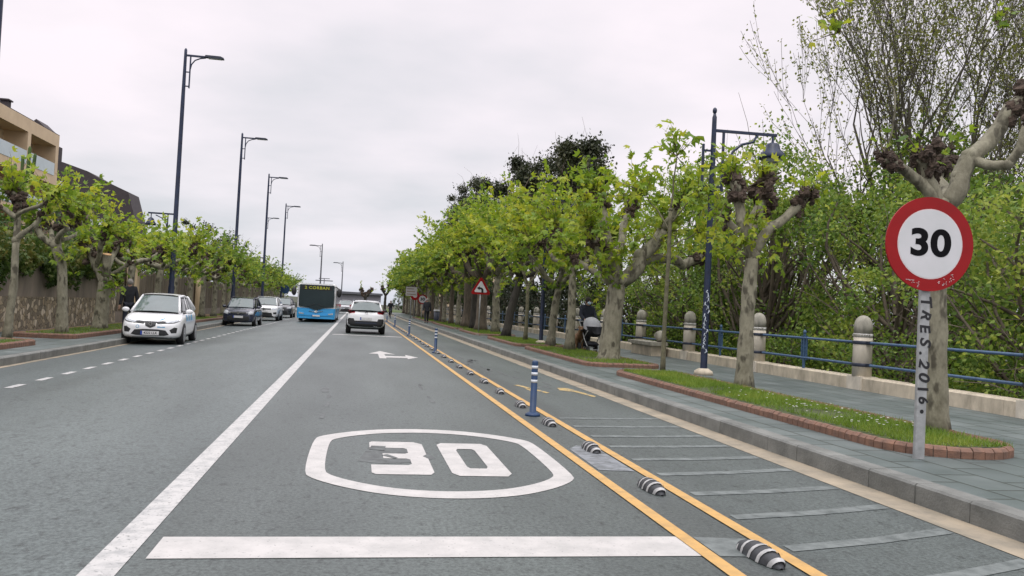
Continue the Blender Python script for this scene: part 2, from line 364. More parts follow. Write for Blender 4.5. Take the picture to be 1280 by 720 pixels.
# ------------------------------------------------------------------ mesh helpers
class MB:
    """collects shapes; build() links them as ONE mesh object"""
    def __init__(s, *mats):
        s.v, s.f, s.m, s.sm, s.mats = [], [], [], [], list(mats)
    def add(s, vs_, fs, mi=0, smooth=False):
        o = len(s.v)
        s.v += [tuple(p) for p in vs_]
        for f in fs:
            s.f.append(tuple(i + o for i in f)); s.m.append(mi); s.sm.append(smooth)
        return s
    def box(s, x0, x1, y0, y1, z0, z1, mi=0):
        return s.add([(x0, y0, z0), (x1, y0, z0), (x1, y1, z0), (x0, y1, z0), (x0, y0, z1), (x1, y0, z1), (x1, y1, z1), (x0, y1, z1)],
                     [(0, 3, 2, 1), (4, 5, 6, 7), (0, 1, 5, 4), (1, 2, 6, 5), (2, 3, 7, 6), (3, 0, 4, 7)], mi)
    def tube(s, pts, rad, n=8, mi=0, cap=True, flat=1.0):
        pts = [Vector(p) for p in pts]
        if not hasattr(rad, '__len__'): rad = [rad] * len(pts)
        vs_, fs = [], []
        d0 = (pts[1] - pts[0]).normalized()
        ref = Vector((0, 0, 1)) if abs(d0.z) < .9 else Vector((1, 0, 0))
        a = d0.cross(ref).normalized()
        for i, p in enumerate(pts):
            d = (pts[min(i + 1, len(pts) - 1)] - pts[max(i - 1, 0)])
            if d.length < 1e-9: d = d0
            d.normalize()
            a = (a - d * a.dot(d))
            if a.length < 1e-6: a = d.orthogonal()
            a.normalize()
            b = d.cross(a)
            for k in range(n):
                t = 2 * math.pi * k / n
                vs_.append(p + (a * math.cos(t) + b * (math.sin(t) * flat)) * rad[i])
        for i in range(len(pts) - 1):
            for k in range(n):
                fs.append((i * n + k, i * n + (k + 1) % n, (i + 1) * n + (k + 1) % n, (i + 1) * n + k))
        s.add(vs_, fs, mi, n > 4)
        if cap:
            o = len(s.v) - len(vs_)
            s.f.append(tuple(o + k for k in range(n))[::-1]); s.m.append(mi); s.sm.append(False)
            q = o + (len(pts) - 1) * n
            s.f.append(tuple(q + k for k in range(n))); s.m.append(mi); s.sm.append(False)
        return s
    def lathe(s, prof, c=(0, 0, 0), n=16, mi=0, axis='Z', smooth=True):
        """prof: (radius, height) pairs from bottom to top"""
        vs_, fs = [], []
        for r, h in prof:
            for k in range(n):
                t = 2 * math.pi * k / n
                p = (r * math.cos(t), r * math.sin(t), h)
                if axis == 'X': p = (h, r * math.cos(t), r * math.sin(t))
                if axis == 'Y': p = (r * math.cos(t), h, -r * math.sin(t))
                vs_.append((p[0] + c[0], p[1] + c[1], p[2] + c[2]))
        for i in range(len(prof) - 1):
            for k in range(n):
                fs.append((i * n + k, i * n + (k + 1) % n, (i + 1) * n + (k + 1) % n, (i + 1) * n + k))
        s.add(vs_, fs, mi, smooth)
        o = len(s.v) - len(vs_)
        s.f.append(tuple(o + k for k in range(n))[::-1]); s.m.append(mi); s.sm.append(False)
        q = o + (len(prof) - 1) * n
        s.f.append(tuple(q + k for k in range(n))); s.m.append(mi); s.sm.append(False)
        return s
    def blob(s, c, r, rng, mi=0, nu=9, nv=7, amp=.25, sq=(1, 1, 1), smooth=True):
        c = Vector(c); vs_, fs = [], []
        for j in range(nv + 1):
            ph = math.pi * j / nv
            for k in range(nu):
                t = 2 * math.pi * k / nu
                q = r * (1 + rng.uniform(-amp, amp)) if 0 < j < nv else r
                vs_.append(c + Vector((q * math.sin(ph) * math.cos(t) * sq[0], q * math.sin(ph) * math.sin(t) * sq[1], q * math.cos(ph) * sq[2])))
        for j in range(nv):
            for k in range(nu):
                fs.append((j * nu + k, j * nu + (k + 1) % nu, (j + 1) * nu + (k + 1) % nu, (j + 1) * nu + k)[::-1])
        return s.add(vs_, fs, mi, smooth)
    def prism(s, poly, z0, z1, mi=0):
        """poly in XY, extruded in Z"""
        n = len(poly)
        return s.add([(x, y, z0) for x, y in poly] + [(x, y, z1) for x, y in poly],
                     [tuple(range(n))[::-1], tuple(range(n, 2 * n))] + [(i, (i + 1) % n, n + (i + 1) % n, n + i) for i in range(n)], mi)
    def xz(s, poly, y0, y1, mi=0):
        """poly in XZ, extruded in Y"""
        n = len(poly)
        return s.add([(x, y0, z) for x, z in poly] + [(x, y1, z) for x, z in poly],
                     [tuple(range(n)), tuple(range(n, 2 * n))[::-1]] + [((i + 1) % n, i, n + i, n + (i + 1) % n) for i in range(n)], mi)
    def yz(s, poly, x0, x1, mi=0):
        n = len(poly)
        return s.add([(x0, y, z) for y, z in poly] + [(x1, y, z) for y, z in poly],
                     [tuple(range(n))[::-1], tuple(range(n, 2 * n))] + [(i, (i + 1) % n, n + (i + 1) % n, n + i) for i in range(n)], mi)
    def build(s, name, parent=None, loc=None):
        me = bpy.data.meshes.new(name)
        me.from_pydata(s.v, [], s.f)
        for m in s.mats: me.materials.append(M[m] if isinstance(m, str) else m)
        me.polygons.foreach_set('material_index', s.m)
        me.polygons.foreach_set('use_smooth', s.sm)
        me.update()
        return link(name, me, parent, loc)

def link(name, data, parent=None, loc=None):
    o = bpy.data.objects.new(name, data)
    COL.objects.link(o)
    if parent: o.parent = parent
    if loc is not None: o.location = loc
    return o

def tag(o, label=None, cat=None, group=None, kind=None):
    if label: o['label'] = label
    if cat: o['category'] = cat
    if group: o['group'] = group
    if kind: o['kind'] = kind
    return o

def struct(o, kind='structure', label=None):
    o['kind'] = kind
    if label: o['label'] = label
    return o

def thing(name, label, cat, loc=(0, 0, 0), rz=0, group=None):
    o = bpy.data.objects.new(name, None)
    COL.objects.link(o)
    o.location = loc; o.rotation_euler = (0, 0, rz); o.empty_display_size = .3
    return tag(o, label, cat, group)

KIDS = {}
def kids(o):
    return [c for c in o.children]
def copy_tree(o, loc, rz=None, label=None, group=None, parent=None, scale=None):
    c = o.copy(); COL.objects.link(c)
    if parent is not None: c.parent = parent
    else:
        c.location = loc
        if rz is not None: c.rotation_euler = (0, 0, rz)
        if scale: c.scale = scale if hasattr(scale, '__len__') else (scale,) * 3
        if label: c['label'] = label
        if group: c['group'] = group
    for ch in kids(o): copy_tree(ch, None, parent=c)
    return c

def text_mesh(txt, size, depth=.002, bold=0.0, space=1.0):
    cu = bpy.data.curves.new('lettering', 'FONT')
    cu.body = txt; cu.size = size; cu.extrude = depth; cu.offset = bold; cu.align_x = 'CENTER'; cu.align_y = 'CENTER'; cu.space_character = space
    o = bpy.data.objects.new('lettering', cu); COL.objects.link(o)
    dg = bpy.context.evaluated_depsgraph_get()
    me = bpy.data.meshes.new_from_object(o.evaluated_get(dg))
    bpy.data.objects.remove(o); bpy.data.curves.remove(cu)
    return me

def text(name, txt, size, m, parent, loc, rot=(math.pi / 2, 0, 0), bold=0.0, depth=.002, space=1.0, sx=1.0):
    me = text_mesh(txt, size, depth, bold, space)
    me.materials.clear(); me.materials.append(M[m])
    o = link(name, me, parent, loc); o.rotation_euler = rot; o.scale = (sx, 1, 1)
    return o

def gz(X):
    return .022 * (X + 1.2) if X < -1.2 else 0.0

# ------------------------------------------------------------------ leaves
PALM = (np.array([(0, 0, 0), (-.2, .45, 0), (0, 1, -.08), (.2, .45, 0), (-.66, .68, -.14), (-.5, .05, -.06), (.66, .68, -.14), (.5, .05, -.06)], float),
        [(0, 3, 2, 1), (0, 1, 4, 5), (0, 7, 6, 3)])
OVAL = (np.array([(0, 0, 0), (-.32, .45, -.05), (0, 1, 0), (.32, .45, -.05)], float), [(0, 3, 2, 1)])
BLADE = (np.array([(-.06, 0, 0), (.06, 0, 0), (.02, 1, .25)], float), [(0, 1, 2)])

def leaf_arrays(cent, size, rng, shape=PALM, axis=None, up=.5, droop=.25):
    cent = np.asarray(cent, float); n = len(cent)
    size = np.broadcast_to(np.asarray(size, float), (n,))
    a = rng.normal(size=(n, 3))
    if axis is not None: a = a * .8 + np.asarray(axis)
    a[:, 2] -= droop
    a /= np.linalg.norm(a, axis=1)[:, None]
    nn = rng.normal(size=(n, 3)); nn[:, 2] += up * 2
    nn -= a * (nn * a).sum(1)[:, None]
    nn /= np.linalg.norm(nn, axis=1)[:, None] + 1e-9
    b = np.cross(a, nn)
    tv, tf = shape
    V = cent[:, None, :] + size[:, None, None] * (tv[None, :, 0:1] * b[:, None, :] + tv[None, :, 1:2] * a[:, None, :] + tv[None, :, 2:3] * nn[:, None, :])
    return V.reshape(-1, 3), tf, len(tv)

def leaf_mesh(name, parts, m, wood=None):
    """parts: list of (V, template faces, verts per leaf); wood: an MB of twigs that goes in as a second material"""
    vv, loops, starts, totals, mi = [], [], [], [], []
    off = 0; lo = 0
    for V, tf, k in parts:
        n = len(V) // k
        for f in tf:
            idx = (np.arange(n) * k)[:, None] + np.array(f)[None, :] + off
            loops.append(idx.ravel())
            starts.append(lo + np.arange(n) * len(f)); totals.append(np.full(n, len(f))); mi.append(np.zeros(n, int))
            lo += n * len(f)
        vv.append(V); off += len(V)
    if wood and wood.f:
        vv.append(np.array(wood.v))
        for f in wood.f:
            loops.append(np.array(f) + off); starts.append(np.array([lo])); totals.append(np.array([len(f)])); mi.append(np.array([1]))
            lo += len(f)
    vv = np.concatenate(vv); loops = np.concatenate(loops); starts = np.concatenate(starts); totals = np.concatenate(totals); mi = np.concatenate(mi)
    me = bpy.data.meshes.new(name)
    me.vertices.add(len(vv)); me.vertices.foreach_set('co', vv.ravel().astype(np.float32))
    me.loops.add(len(loops)); me.loops.foreach_set('vertex_index', loops.astype(np.int32))
    me.polygons.add(len(starts)); me.polygons.foreach_set('loop_start', starts.astype(np.int32)); me.polygons.foreach_set('loop_total', totals.astype(np.int32))
    me.polygons.foreach_set('material_index', mi.astype(np.int32))
    me.materials.append(M[m])
    if wood: me.materials.append(M[wood.mats[0]])
    me.update(calc_edges=True); me.validate()
    return me

def shoots(wood, origin, n, lmin, lmax, rng, per_m=9, outward=None, spread=.7, lift=.9, bare=.15, r0=.012, arch=.25):
    """thin leafy rods out of one knuckle; returns leaf centres and rod directions"""
    cs, ax = [], []
    for _ in range(n):
        d = rng.normal(size=3) * spread
        d[2] += lift
        if outward is not None: d += np.asarray(outward)
        d /= np.linalg.norm(d)
        ln = rng.uniform(lmin, lmax)
        p = np.array(origin, float); pts = [p.copy()]
        st = 5
        for i in range(st):
            d = d + rng.normal(size=3) * .09 + np.array([0, 0, -arch * ln * .1])
            d /= np.linalg.norm(d)
            p = p + d * ln / st; pts.append(p.copy())
        wood.tube(pts, [r0 * (1 - .8 * i / st) for i in range(st + 1)], 3, 0, False)
        k = max(2, int(per_m * ln))
        for q in np.linspace(bare, 1, k):
            j = min(int(q * st), st - 1); fr = q * st - j
            pos = pts[j] * (1 - fr) + pts[j + 1] * fr
            cs.append(pos + rng.normal(size=3) * .05)
            ax.append((pts[j + 1] - pts[j]) / np.linalg.norm(pts[j + 1] - pts[j]) * .5)
    return cs, ax

def limb_path(p0, p1, rng, bend=.12, n=6, sag=0):
    p0, p1 = np.array(p0, float), np.array(p1, float)
    off = rng.normal(size=3) * bend * np.linalg.norm(p1 - p0)
    out = []
    for i in range(n + 1):
        t = i / n
        out.append(p0 + (p1 - p0) * t + off * math.sin(math.pi * t) + np.array([0, 0, -sag * math.sin(math.pi * t)]))
    return out

def trunk_mesh(mb, path, r0, r1, rng, n=12, flare=1.35):
    k = len(path)
    rad = [r0 + (r1 - r0) * i / (k - 1) for i in range(k)]
    rad = [r * (1 + rng.uniform(-.04, .06)) for r in rad]
    rad[0] *= flare; rad[1] *= 1 + (flare - 1) * .22
    mb.tube(path, rad, n, 0)

def plane_tree(name, label, base, trunk, limbs, r0, seed, group=None, nshoot=14, lmin=.6, lmax=1.6, size=.17, per_m=9, leaf='leaf_plane', extra=None, bark='bark', spread=.7, lift=.9, cut=None, shoot_r=.012, outk=.6, category='tree'):
    """a pollarded plane: base point, trunk points, limbs = list of (points, r_start, r_end, knuckle radius, shoot count)"""
    rng = np.random.default_rng(seed); pr = random.Random(seed)
    base = Vector(base)
    t = thing(name, label, category, base, 0, group)
    mb = MB(bark, 'burl', 'cut_wood')
    B = np.array(base)
    path = [np.array(p, float) - B for p in trunk]
    fine = []
    for i in range(len(path) - 1):
        for q in range(4): fine.append(path[i] + (path[i + 1] - path[i]) * q / 4)
    fine.append(path[-1])
    trunk_mesh(mb, fine, r0, r0 * .78, rng)
    mb.blob(path[-1], r0 * .95, pr, 0, 10, 6, .08)
    wood = MB('twig')
    cs, ax = [], []
    top = path[-1]
    for pts, ra, rb, kn, ns in limbs:
        pp = [np.array(p, float) - B for p in pts]
        full = []
        for i in range(len(pp) - 1):
            seg = limb_path(pp[i], pp[i + 1], rng, .07, 4)
            full += seg if i == 0 else seg[1:]
        kk = len(full)
        mb.tube(full, [ra + (rb - ra) * i / (kk - 1) for i in range(kk)], 9, 0)
        for i in range(1, len(pp) - 1): mb.blob(pp[i], (ra + (rb - ra) * i / (len(pp) - 1)) * 1.05, pr, 0, 9, 6, .1)
        e_ = full[-1]
        if kn > 0:
            dl_ = full[-1] - full[-3]; dl_ = dl_ / np.linalg.norm(dl_)
            for q in range(20):
                off = rng.normal(size=3) * kn * .45 - dl_ * kn * rng.uniform(-.5, 2.4)
                mb.blob(e_ + off, kn * rng.uniform(.28, .58), pr, 1, 10, 8, .34, (1, 1, 1.1), False)
            for q in range(30):
                d_ = rng.normal(size=3) + dl_ * .6; d_ /= np.linalg.norm(d_)
                p_ = e_ - dl_ * kn * rng.uniform(-.4, 1.3)
                mb.tube([p_ + d_ * kn * .4, p_ + d_ * kn * rng.uniform(.8, 1.35) + rng.normal(size=3) * kn * .15], [kn * .13, kn * .04], 4, 1)
        ow = (e_ - top); ow[2] *= .2
        ow = ow / (np.linalg.norm(ow) + 1e-6) * outk
        c, a = shoots(wood, e_, ns, lmin, lmax, rng, per_m, ow, spread, lift, r0=shoot_r)
        cs += c; ax += a
    for org, ns, l0, l1, sp, lf in (extra or []):
        c, a = shoots(wood, np.array(org, float) - B, ns, l0, l1, rng, per_m, None, sp, lf, r0=shoot_r * .8)
        cs += c; ax += a
    if cut is not None:
        c0, c1, rr = cut
        mb.tube([Vector(c0) - base, Vector(c1) - base], [rr, rr * .95], 10, 0)
        d = (Vector(c1) - Vector(c0)).normalized()
        mb.tube([Vector(c1) - base - d * .002, Vector(c1) - base + d * .012], [rr * .9, rr * .88], 10, 2)
    from mathutils import noise as nz
    k_ = min(.022, r0 * .16)
    mb.v = [tuple(Vector(v) + nz.noise_vector(Vector(v) * 3.2 + base * 1.7) * k_ * 1.3 + nz.noise_vector(Vector(v) * 9 + base) * k_ * .45) for v in mb.v]
    mb.build('trunk', t)
    if cs:
        V = leaf_arrays(cs, rng.uniform(.65, 1.25, len(cs)) * size, rng, PALM, ax, .5, .35)
        me = leaf_mesh('crown', [V], leaf, wood)
        link('crown', me, t)
    return t

def auto_limbs(top, z_knuckle, reach, nl, rng, r, kn, ns, rot=0, wob=.35):
    out = []
    for i in range(nl):
        a = rot + 2 * math.pi * i / nl + rng.uniform(-.35, .35)
        rc = reach * rng.uniform(.65, 1.1)
        zt = z_knuckle + rng.uniform(-wob, wob)
        mid = (top[0] + math.cos(a) * rc * .62, top[1] + math.sin(a) * rc * .62, top[2] + (zt - top[2]) * .4)
        end = (top[0] + math.cos(a) * rc, top[1] + math.sin(a) * rc, zt)
        out.append(([top, mid, end], r * .55, r * .42, kn, ns))
    return out

def clump_tree(name, label, loc, height, radius, seed, leaf, nclump=60, per=60, size=.12, zlow=.25, trunk_r=.14, bark='bark_brown', group=None, cl=.45, nbr=14, shape=OVAL, cat='tree', lean=(0, 0), flat=1.0, top_bias=0, sigma=.5, box=None):
    """free-grown tree or shrub: forked wood, leaf clumps through the crown volume"""
    rng = np.random.default_rng(seed)
    t = thing(name, label, cat, loc, 0, group)
    zc = height * (zlow + 1) / 2; hz = height * (1 - zlow) / 2
    mb = MB(bark)
    top = np.array([lean[0], lean[1], height * .8])
    if trunk_r > 0:
        trunk_mesh(mb, limb_path((0, 0, -.1), top, rng, .04, 8), trunk_r, trunk_r * .25, rng, 8)
    cents = []
    for _ in range(nclump):
        d = rng.normal(size=3); d /= np.linalg.norm(d)
        rr = rng.uniform(.35, 1.0) ** .5
        if box: q = np.array([rng.uniform(-1, 1) * box[0], rng.uniform(-1, 1) * box[1], rng.uniform(-1, 1) * hz])
        else: q = np.array([d[0] * radius * rr, d[1] * radius * rr, d[2] * hz * rr * flat])
        cents.append(np.array([lean[0] * .6, lean[1] * .6, zc + top_bias]) + q)
    order = rng.permutation(nclump)[:nbr]
    for i in order:
        c = cents[i]
        z0 = rng.uniform(.25, .7) * c[2] if trunk_r > 0 else 0
        s0 = np.array([lean[0] * z0 / height, lean[1] * z0 / height, z0])
        mb.tube(limb_path(s0, c, rng, .1, 5), [max(.02, trunk_r * .38) * (1 - .13 * k) for k in range(6)], 5, 0, False)
        for _ in range(3):
            c2 = c + rng.normal(size=3) * cl * 1.2
            mb.tube(limb_path(s0 + (c - s0) * rng.uniform(.5, .9), c2, rng, .12, 3), [.02, .014, .01, .006], 3, 0, False)
    mb.build('trunk', t)
    cs = np.concatenate([c + rng.normal(size=(max(3, int(per * rng.uniform(.5, 1.5))), 3)) * cl * sigma * np.array([1, 1, .8]) * rng.uniform(.6, 1.4) for c in cents])
    V = leaf_arrays(cs, rng.uniform(.6, 1.3, len(cs)) * size, rng, shape, None, .5, .2)
    link('crown', leaf_mesh('crown', [V], leaf), t)
    return t

# ================================================================== SETTING
# one ground sheet: street shelf, park falling away on the right, gardens raised behind the left wall
def ground_z(X, Y):
    if X > 10.3:
        return max(-4.5, -.2 - (X - 10.3) * .55)
    if X < -10.4:
        return .9 + min(6, (-10.4 - X) * .06)
    return -.35
xs = [-2500, -600, -120, -60, -35, -20, -14, -10.42, -10.38, 0, 10.3, 10.8, 12, 14, 18, 25, 50, 120, 600, 2500]
ys = [-60, 0, 30, 80, 140, 300, 800, 4000]
g = MB('park_ground')
gv = [(x, y, ground_z(x, y)) for y in ys for x in xs]
nx = len(xs)
g.add(gv, [(j * nx + i, j * nx + i + 1, (j + 1) * nx + i + 1, (j + 1) * nx + i) for j in range(len(ys) - 1) for i in range(nx - 1)])
struct(g.build('ground'))

ROAD_END = 128.0
def dl(Y):
    """the left kerb draws slowly away to the left down the street"""
    return -.75 * min(1.4, max(0, (Y - 22) / 65))

YS = [-12, 5, 20, 60, ROAD_END]
def strip(name, m, prof, y0=-12, y1=ROAD_END, ny=20, drift=()):
    """prof: (x, z) points across the street, swept along Y"""
    b = MB(m); n = len(prof)
    yy = [y0 + (y1 - y0) * j / ny for j in range(ny + 1)]
    b.add([(x + (dl(y) if i in drift else 0), y, z) for y in yy for i, (x, z) in enumerate(prof)], [(j * n + i, j * n + i + 1, (j + 1) * n + i + 1, (j + 1) * n + i) for j in range(ny) for i in range(n - 1)])
    return b
KL, KR = -6.5, 4.57
struct(strip('road', 'asphalt', [(KL, gz(KL)), (-4, gz(-4)), (-1.2, 0), (KR, 0)], drift=(0,)).build('road'))
# the road swings away to the left where the straight ends: a wider apron round a green island
ap = MB('asphalt'); ap.prism([(-60, ROAD_END), (8, ROAD_END), (8, 175), (-60, 175)], -.2, -.03)
struct(ap.build('road'))
isl = MB('island_green'); isl.lathe([(9, 0), (8.6, .22), (4, .6), (.1, .75)], (1.5, 146, -.03), 28)
struct(isl.build('grass'))

def sheet(poly, z=.004):
    return [(x, y, gz(x) + z) for x, y in poly]
def marks(name, m, polys, z=.004):
    b = MB(m)
    for p in polys: b.add(sheet(p, z), [tuple(range(len(p)))])
    return struct(b.build(name))
def rect(x0, x1, y0, y1): return [(x0, y0), (x1, y0), (x1, y1), (x0, y1)]

struct(strip('g', 'gutter', [(4.25, .004), (KR - .001, .004)]).build('gutter'))
struct(strip('g', 'gutter', [(KL + .001, gz(KL) + .004), (KL + .16, gz(KL + .16) + .004)], drift=(0, 1)).build('gutter'))
marks('road_marking', 'paint_white', [rect(-1.29, -1.2, -6, 118), rect(-1.2, -1.11, -6, 118)])
marks('road_marking', 'paint_white', [rect(-4.99, -4.87, 13.3 + 1.17 * k - 4 * 1.17, 13.85 + 1.17 * k - 4 * 1.17) for k in range(86)])
marks('road_marking', 'paint_ochre', [rect(2.115, 2.215, -6, 112), rect(2.6, 2.7, -6, 112)], .008)
marks('stop_line', 'paint_fresh', [rect(-1.03, 2.16, 4.73, 5.15)])
marks('stop_line', 'paint_fresh', [rect(-.95, 2.0, 36.35, 36.8)])
# ghosts of an erased zigzag in the cycle lane
gr = [(4.81, 5.23), (5.59, 5.95), (6.34, 6.65), (7.12, 7.44), (7.85, 8.09), (8.6, 8.8), (9.31, 9.51), (10.1, 10.27), (10.85, 11.03), (4.05, 4.5), (3.3, 3.75)]
marks('road_marking', 'paint_ghost', [[(2.76, a), (3.5, (a + b_) / 2 - .03), (4.23, b_), (4.23, b_ + .14), (3.5, (a + b_) / 2 + .1), (2.76, a + .13)] for a, b_ in gr])
marks('road_patch', 'patch_pale', [[(2.25, 7.35), (2.58, 7.3), (2.585, 8.55), (2.4, 8.7), (2.26, 8.45)]])
marks('road_patch', 'paint_ghost', [[(2.23, 4.72), (2.58, 4.7), (2.58, 5.1), (2.23, 5.14)]])
# speed figure in a rounded box
cxm, hw_ = .79, 1.12
def box_loop(x0, x1, ylo, yhi, dlo, dhi, sk=0):
    pts = []
    n = 18
    for i in range(n + 1):
        u = -1 + 2 * i / n
        pts.append(((x0 + x1) / 2 + (x1 - x0) / 2 * u, ylo - dlo * (1 - u * u)))
    for i in range(n + 1):
        u = 1 - 2 * i / n
        pts.append(((x0 + x1) / 2 + (x1 - x0) / 2 * u, yhi + dhi * (1 - u * u)))
    return pts
def ring(b, outer, inner, z=.004):
    n = len(outer)
    b.add(sheet(outer, z) + sheet(inner, z), [(i, (i + 1) % n, n + (i + 1) % n, n + i) for i in range(n)])
def chaikin(p, n=3):
    for _ in range(n):
        q = []
        for i in range(len(p)):
            a, c = p[i], p[(i + 1) % len(p)]
            q += [(a[0] * .75 + c[0] * .25, a[1] * .75 + c[1] * .25), (a[0] * .25 + c[0] * .75, a[1] * .25 + c[1] * .75)]
        p = q
    return p
def arc_box(x0, x1, ylo, yhi, dlo, dhi):
    xm, hw = (x0 + x1) / 2, (x1 - x0) / 2
    f_ = lambda u, d: d * (1 - abs(u) ** 2.3)
    lo = [(xm + hw * u, ylo - f_(u, dlo)) for u in (-.93, -.7, -.4, 0, .4, .7, .93)]
    hi = [(xm + hw * u, yhi + f_(u, dhi)) for u in (.93, .7, .4, 0, -.4, -.7, -.93)]
    return chaikin(lo + [(x1, ylo + .12), (x1, yhi - .12)] + hi + [(x0, yhi - .12), (x0, ylo + .12)], 2)
fig = MB('paint_fresh')
ring(fig, arc_box(-.36, 1.95, 6.95, 8.9, .8, .72), arc_box(-.2, 1.79, 7.05, 8.75, .66, .6))
def place(poly, x0, x1, y0, y1): return [(x0 + (x1 - x0) * u, y0 + (y1 - y0) * v) for u, v in poly]
three = [(0, .96), (.05, 1), (.85, 1), (1, .93), (1, .58), (.92, .52), (1, .44), (1, .06), (.93, 0), (.06, 0), (0, .04), (0, .25), (.62, .25), (.68, .28), (.68, .41), (.62, .44), (.22, .44), (.22, .59), (.62, .59), (.68, .62), (.68, .75), (.62, .78), (0, .78)]
fig.add(sheet(place(three, .2, .73, 7.03, 8.68)), [tuple(range(len(three)))])
zo = [(.1, 0), (.9, 0), (1, .07), (1, .93), (.9, 1), (.1, 1), (0, .93), (0, .07)]
zi = [(.36, .2), (.64, .2), (.68, .25), (.68, .75), (.64, .8), (.36, .8), (.32, .75), (.32, .25)]
ring(fig, place(zo, .88, 1.4, 7.0, 8.66), place(zi, .88, 1.4, 7.0, 8.66))
struct(fig.build('speed_marking'))
marks('road_patch', 'patch_dark', [[(.08, 7.6), (.3, 7.5), (.62, 7.6), (.8, 7.8), (.72, 8.3), (.62, 8.75), (.4, 8.78), (.2, 8.4)]], .002)
marks('road_patch', 'patch_dark', [[(.19, 8.2), (.34, 8.16), (.36, 8.4), (.22, 8.42)], [(.3, 7.9), (.42, 7.74), (.45, 7.78), (.36, 7.96)]], .006)
rr = random.Random(12)
for (x, y, n_) in ((3.3, 18.5, 9), (3.0, 20.5, 7), (3.6, 16.4, 5), (3.15, 22.5, 6), (-.2, 11.5, 4), (1.2, 13, 4)):
    b = MB('patch_dark')
    for _ in range(n_):
        px, py, w_, l_ = x + rr.gauss(0, .22), y + rr.gauss(0, 1.0), rr.uniform(.03, .1), rr.uniform(.2, .7)
        b.add(sheet([(px + w_ * math.cos(a) * rr.uniform(.6, 1), py + l_ * math.sin(a) * rr.uniform(.6, 1)) for a in [k * .785 for k in range(8)]], .003), [tuple(range(8))])
    struct(b.build('road_patch'))
# straight-and-right arrow, worn cycle arrows
marks('arrow_marking', 'paint_fresh', [[(.66, 21.9), (.84, 21.9), (.84, 22.3), (1.4, 22.35), (1.4, 21.95), (1.72, 22.75), (1.42, 23.7), (1.4, 23.05), (.84, 22.95), (.84, 23.75), (1.15, 23.75), (.76, 25.2), (.4, 23.75), (.66, 23.75)]])
marks('arrow_marking', 'paint_old_ochre', [[(3.78, 15.25), (3.98, 15.3), (4.16, 13.95), (4.08, 13.75), (3.94, 14.6), (3.72, 14.8)], [(3.0, 15.55), (3.12, 15.6), (3.42, 14.3), (3.34, 14.2)], [(3.1, 15.0), (3.2, 15.0), (3.2, 14.3), (3.12, 14.3)]])

# kerbs: separate stones with open joints, kept in one strip each
def kerb(x0, x1, zb, zt, face):
    b = MB('kerb_stone'); rr = random.Random(int(abs(x0) * 10))
    y = -10.0
    D = dl if face > 0 else (lambda Y: 0)
    for q in range(14):
        ya, yb = -10 + 138 / 14 * q, -10 + 138 / 14 * (q + 1)
        xa, xb = min(x0, x1) + .012, max(x0, x1) - .012
        b.add([(xa + D(ya), ya, zb - .2), (xb + D(ya), ya, zb - .2), (xb + D(yb), yb, zb - .2), (xa + D(yb), yb, zb - .2), (xa + D(ya), ya, zt - .012), (xb + D(ya), ya, zt - .012), (xb + D(yb), yb, zt - .012), (xa + D(yb), yb, zt - .012)],
              [(4, 5, 6, 7), (0, 4, 7, 3), (1, 2, 6, 5)])
    while y < ROAD_END - 1:
        ln = .62
        j = rr.uniform(-.004, .004)
        xa, xb = min(x0, x1) + D(y), max(x0, x1) + D(y)
        c = .018
        if face < 0: poly = [(xa + j, zb - .1), (xb, zb - .1), (xb, zt), (xa + j + c, zt), (xa + j, zt - c)]
        else: poly = [(xa, zb - .1), (xb + j, zb - .1), (xb + j, zt - c), (xb + j - c, zt), (xa, zt)]
        b.xz(poly, y + .004, y + ln - .004)
        y += ln
    return struct(b.build('kerb'))
SWR, SWL = .17, .045
kerb(KR, KR + .2, 0, SWR, -1)
kerb(KL - .18, KL, gz(KL), SWL, 1)
sw = MB('paving'); sw.box(KR + .2, 10.0, -10, ROAD_END, -.3, SWR - .003); struct(sw.build('pavement'))
sw = MB('paving'); sw.prism([(-10.15, -10), (KL - .18, -10), (KL - .18, 22), (KL - .18 + dl(87), 87), (KL - .18 + dl(128), ROAD_END), (-10.15, ROAD_END)], -.45, SWL - .003); struct(sw.build('pavement'))

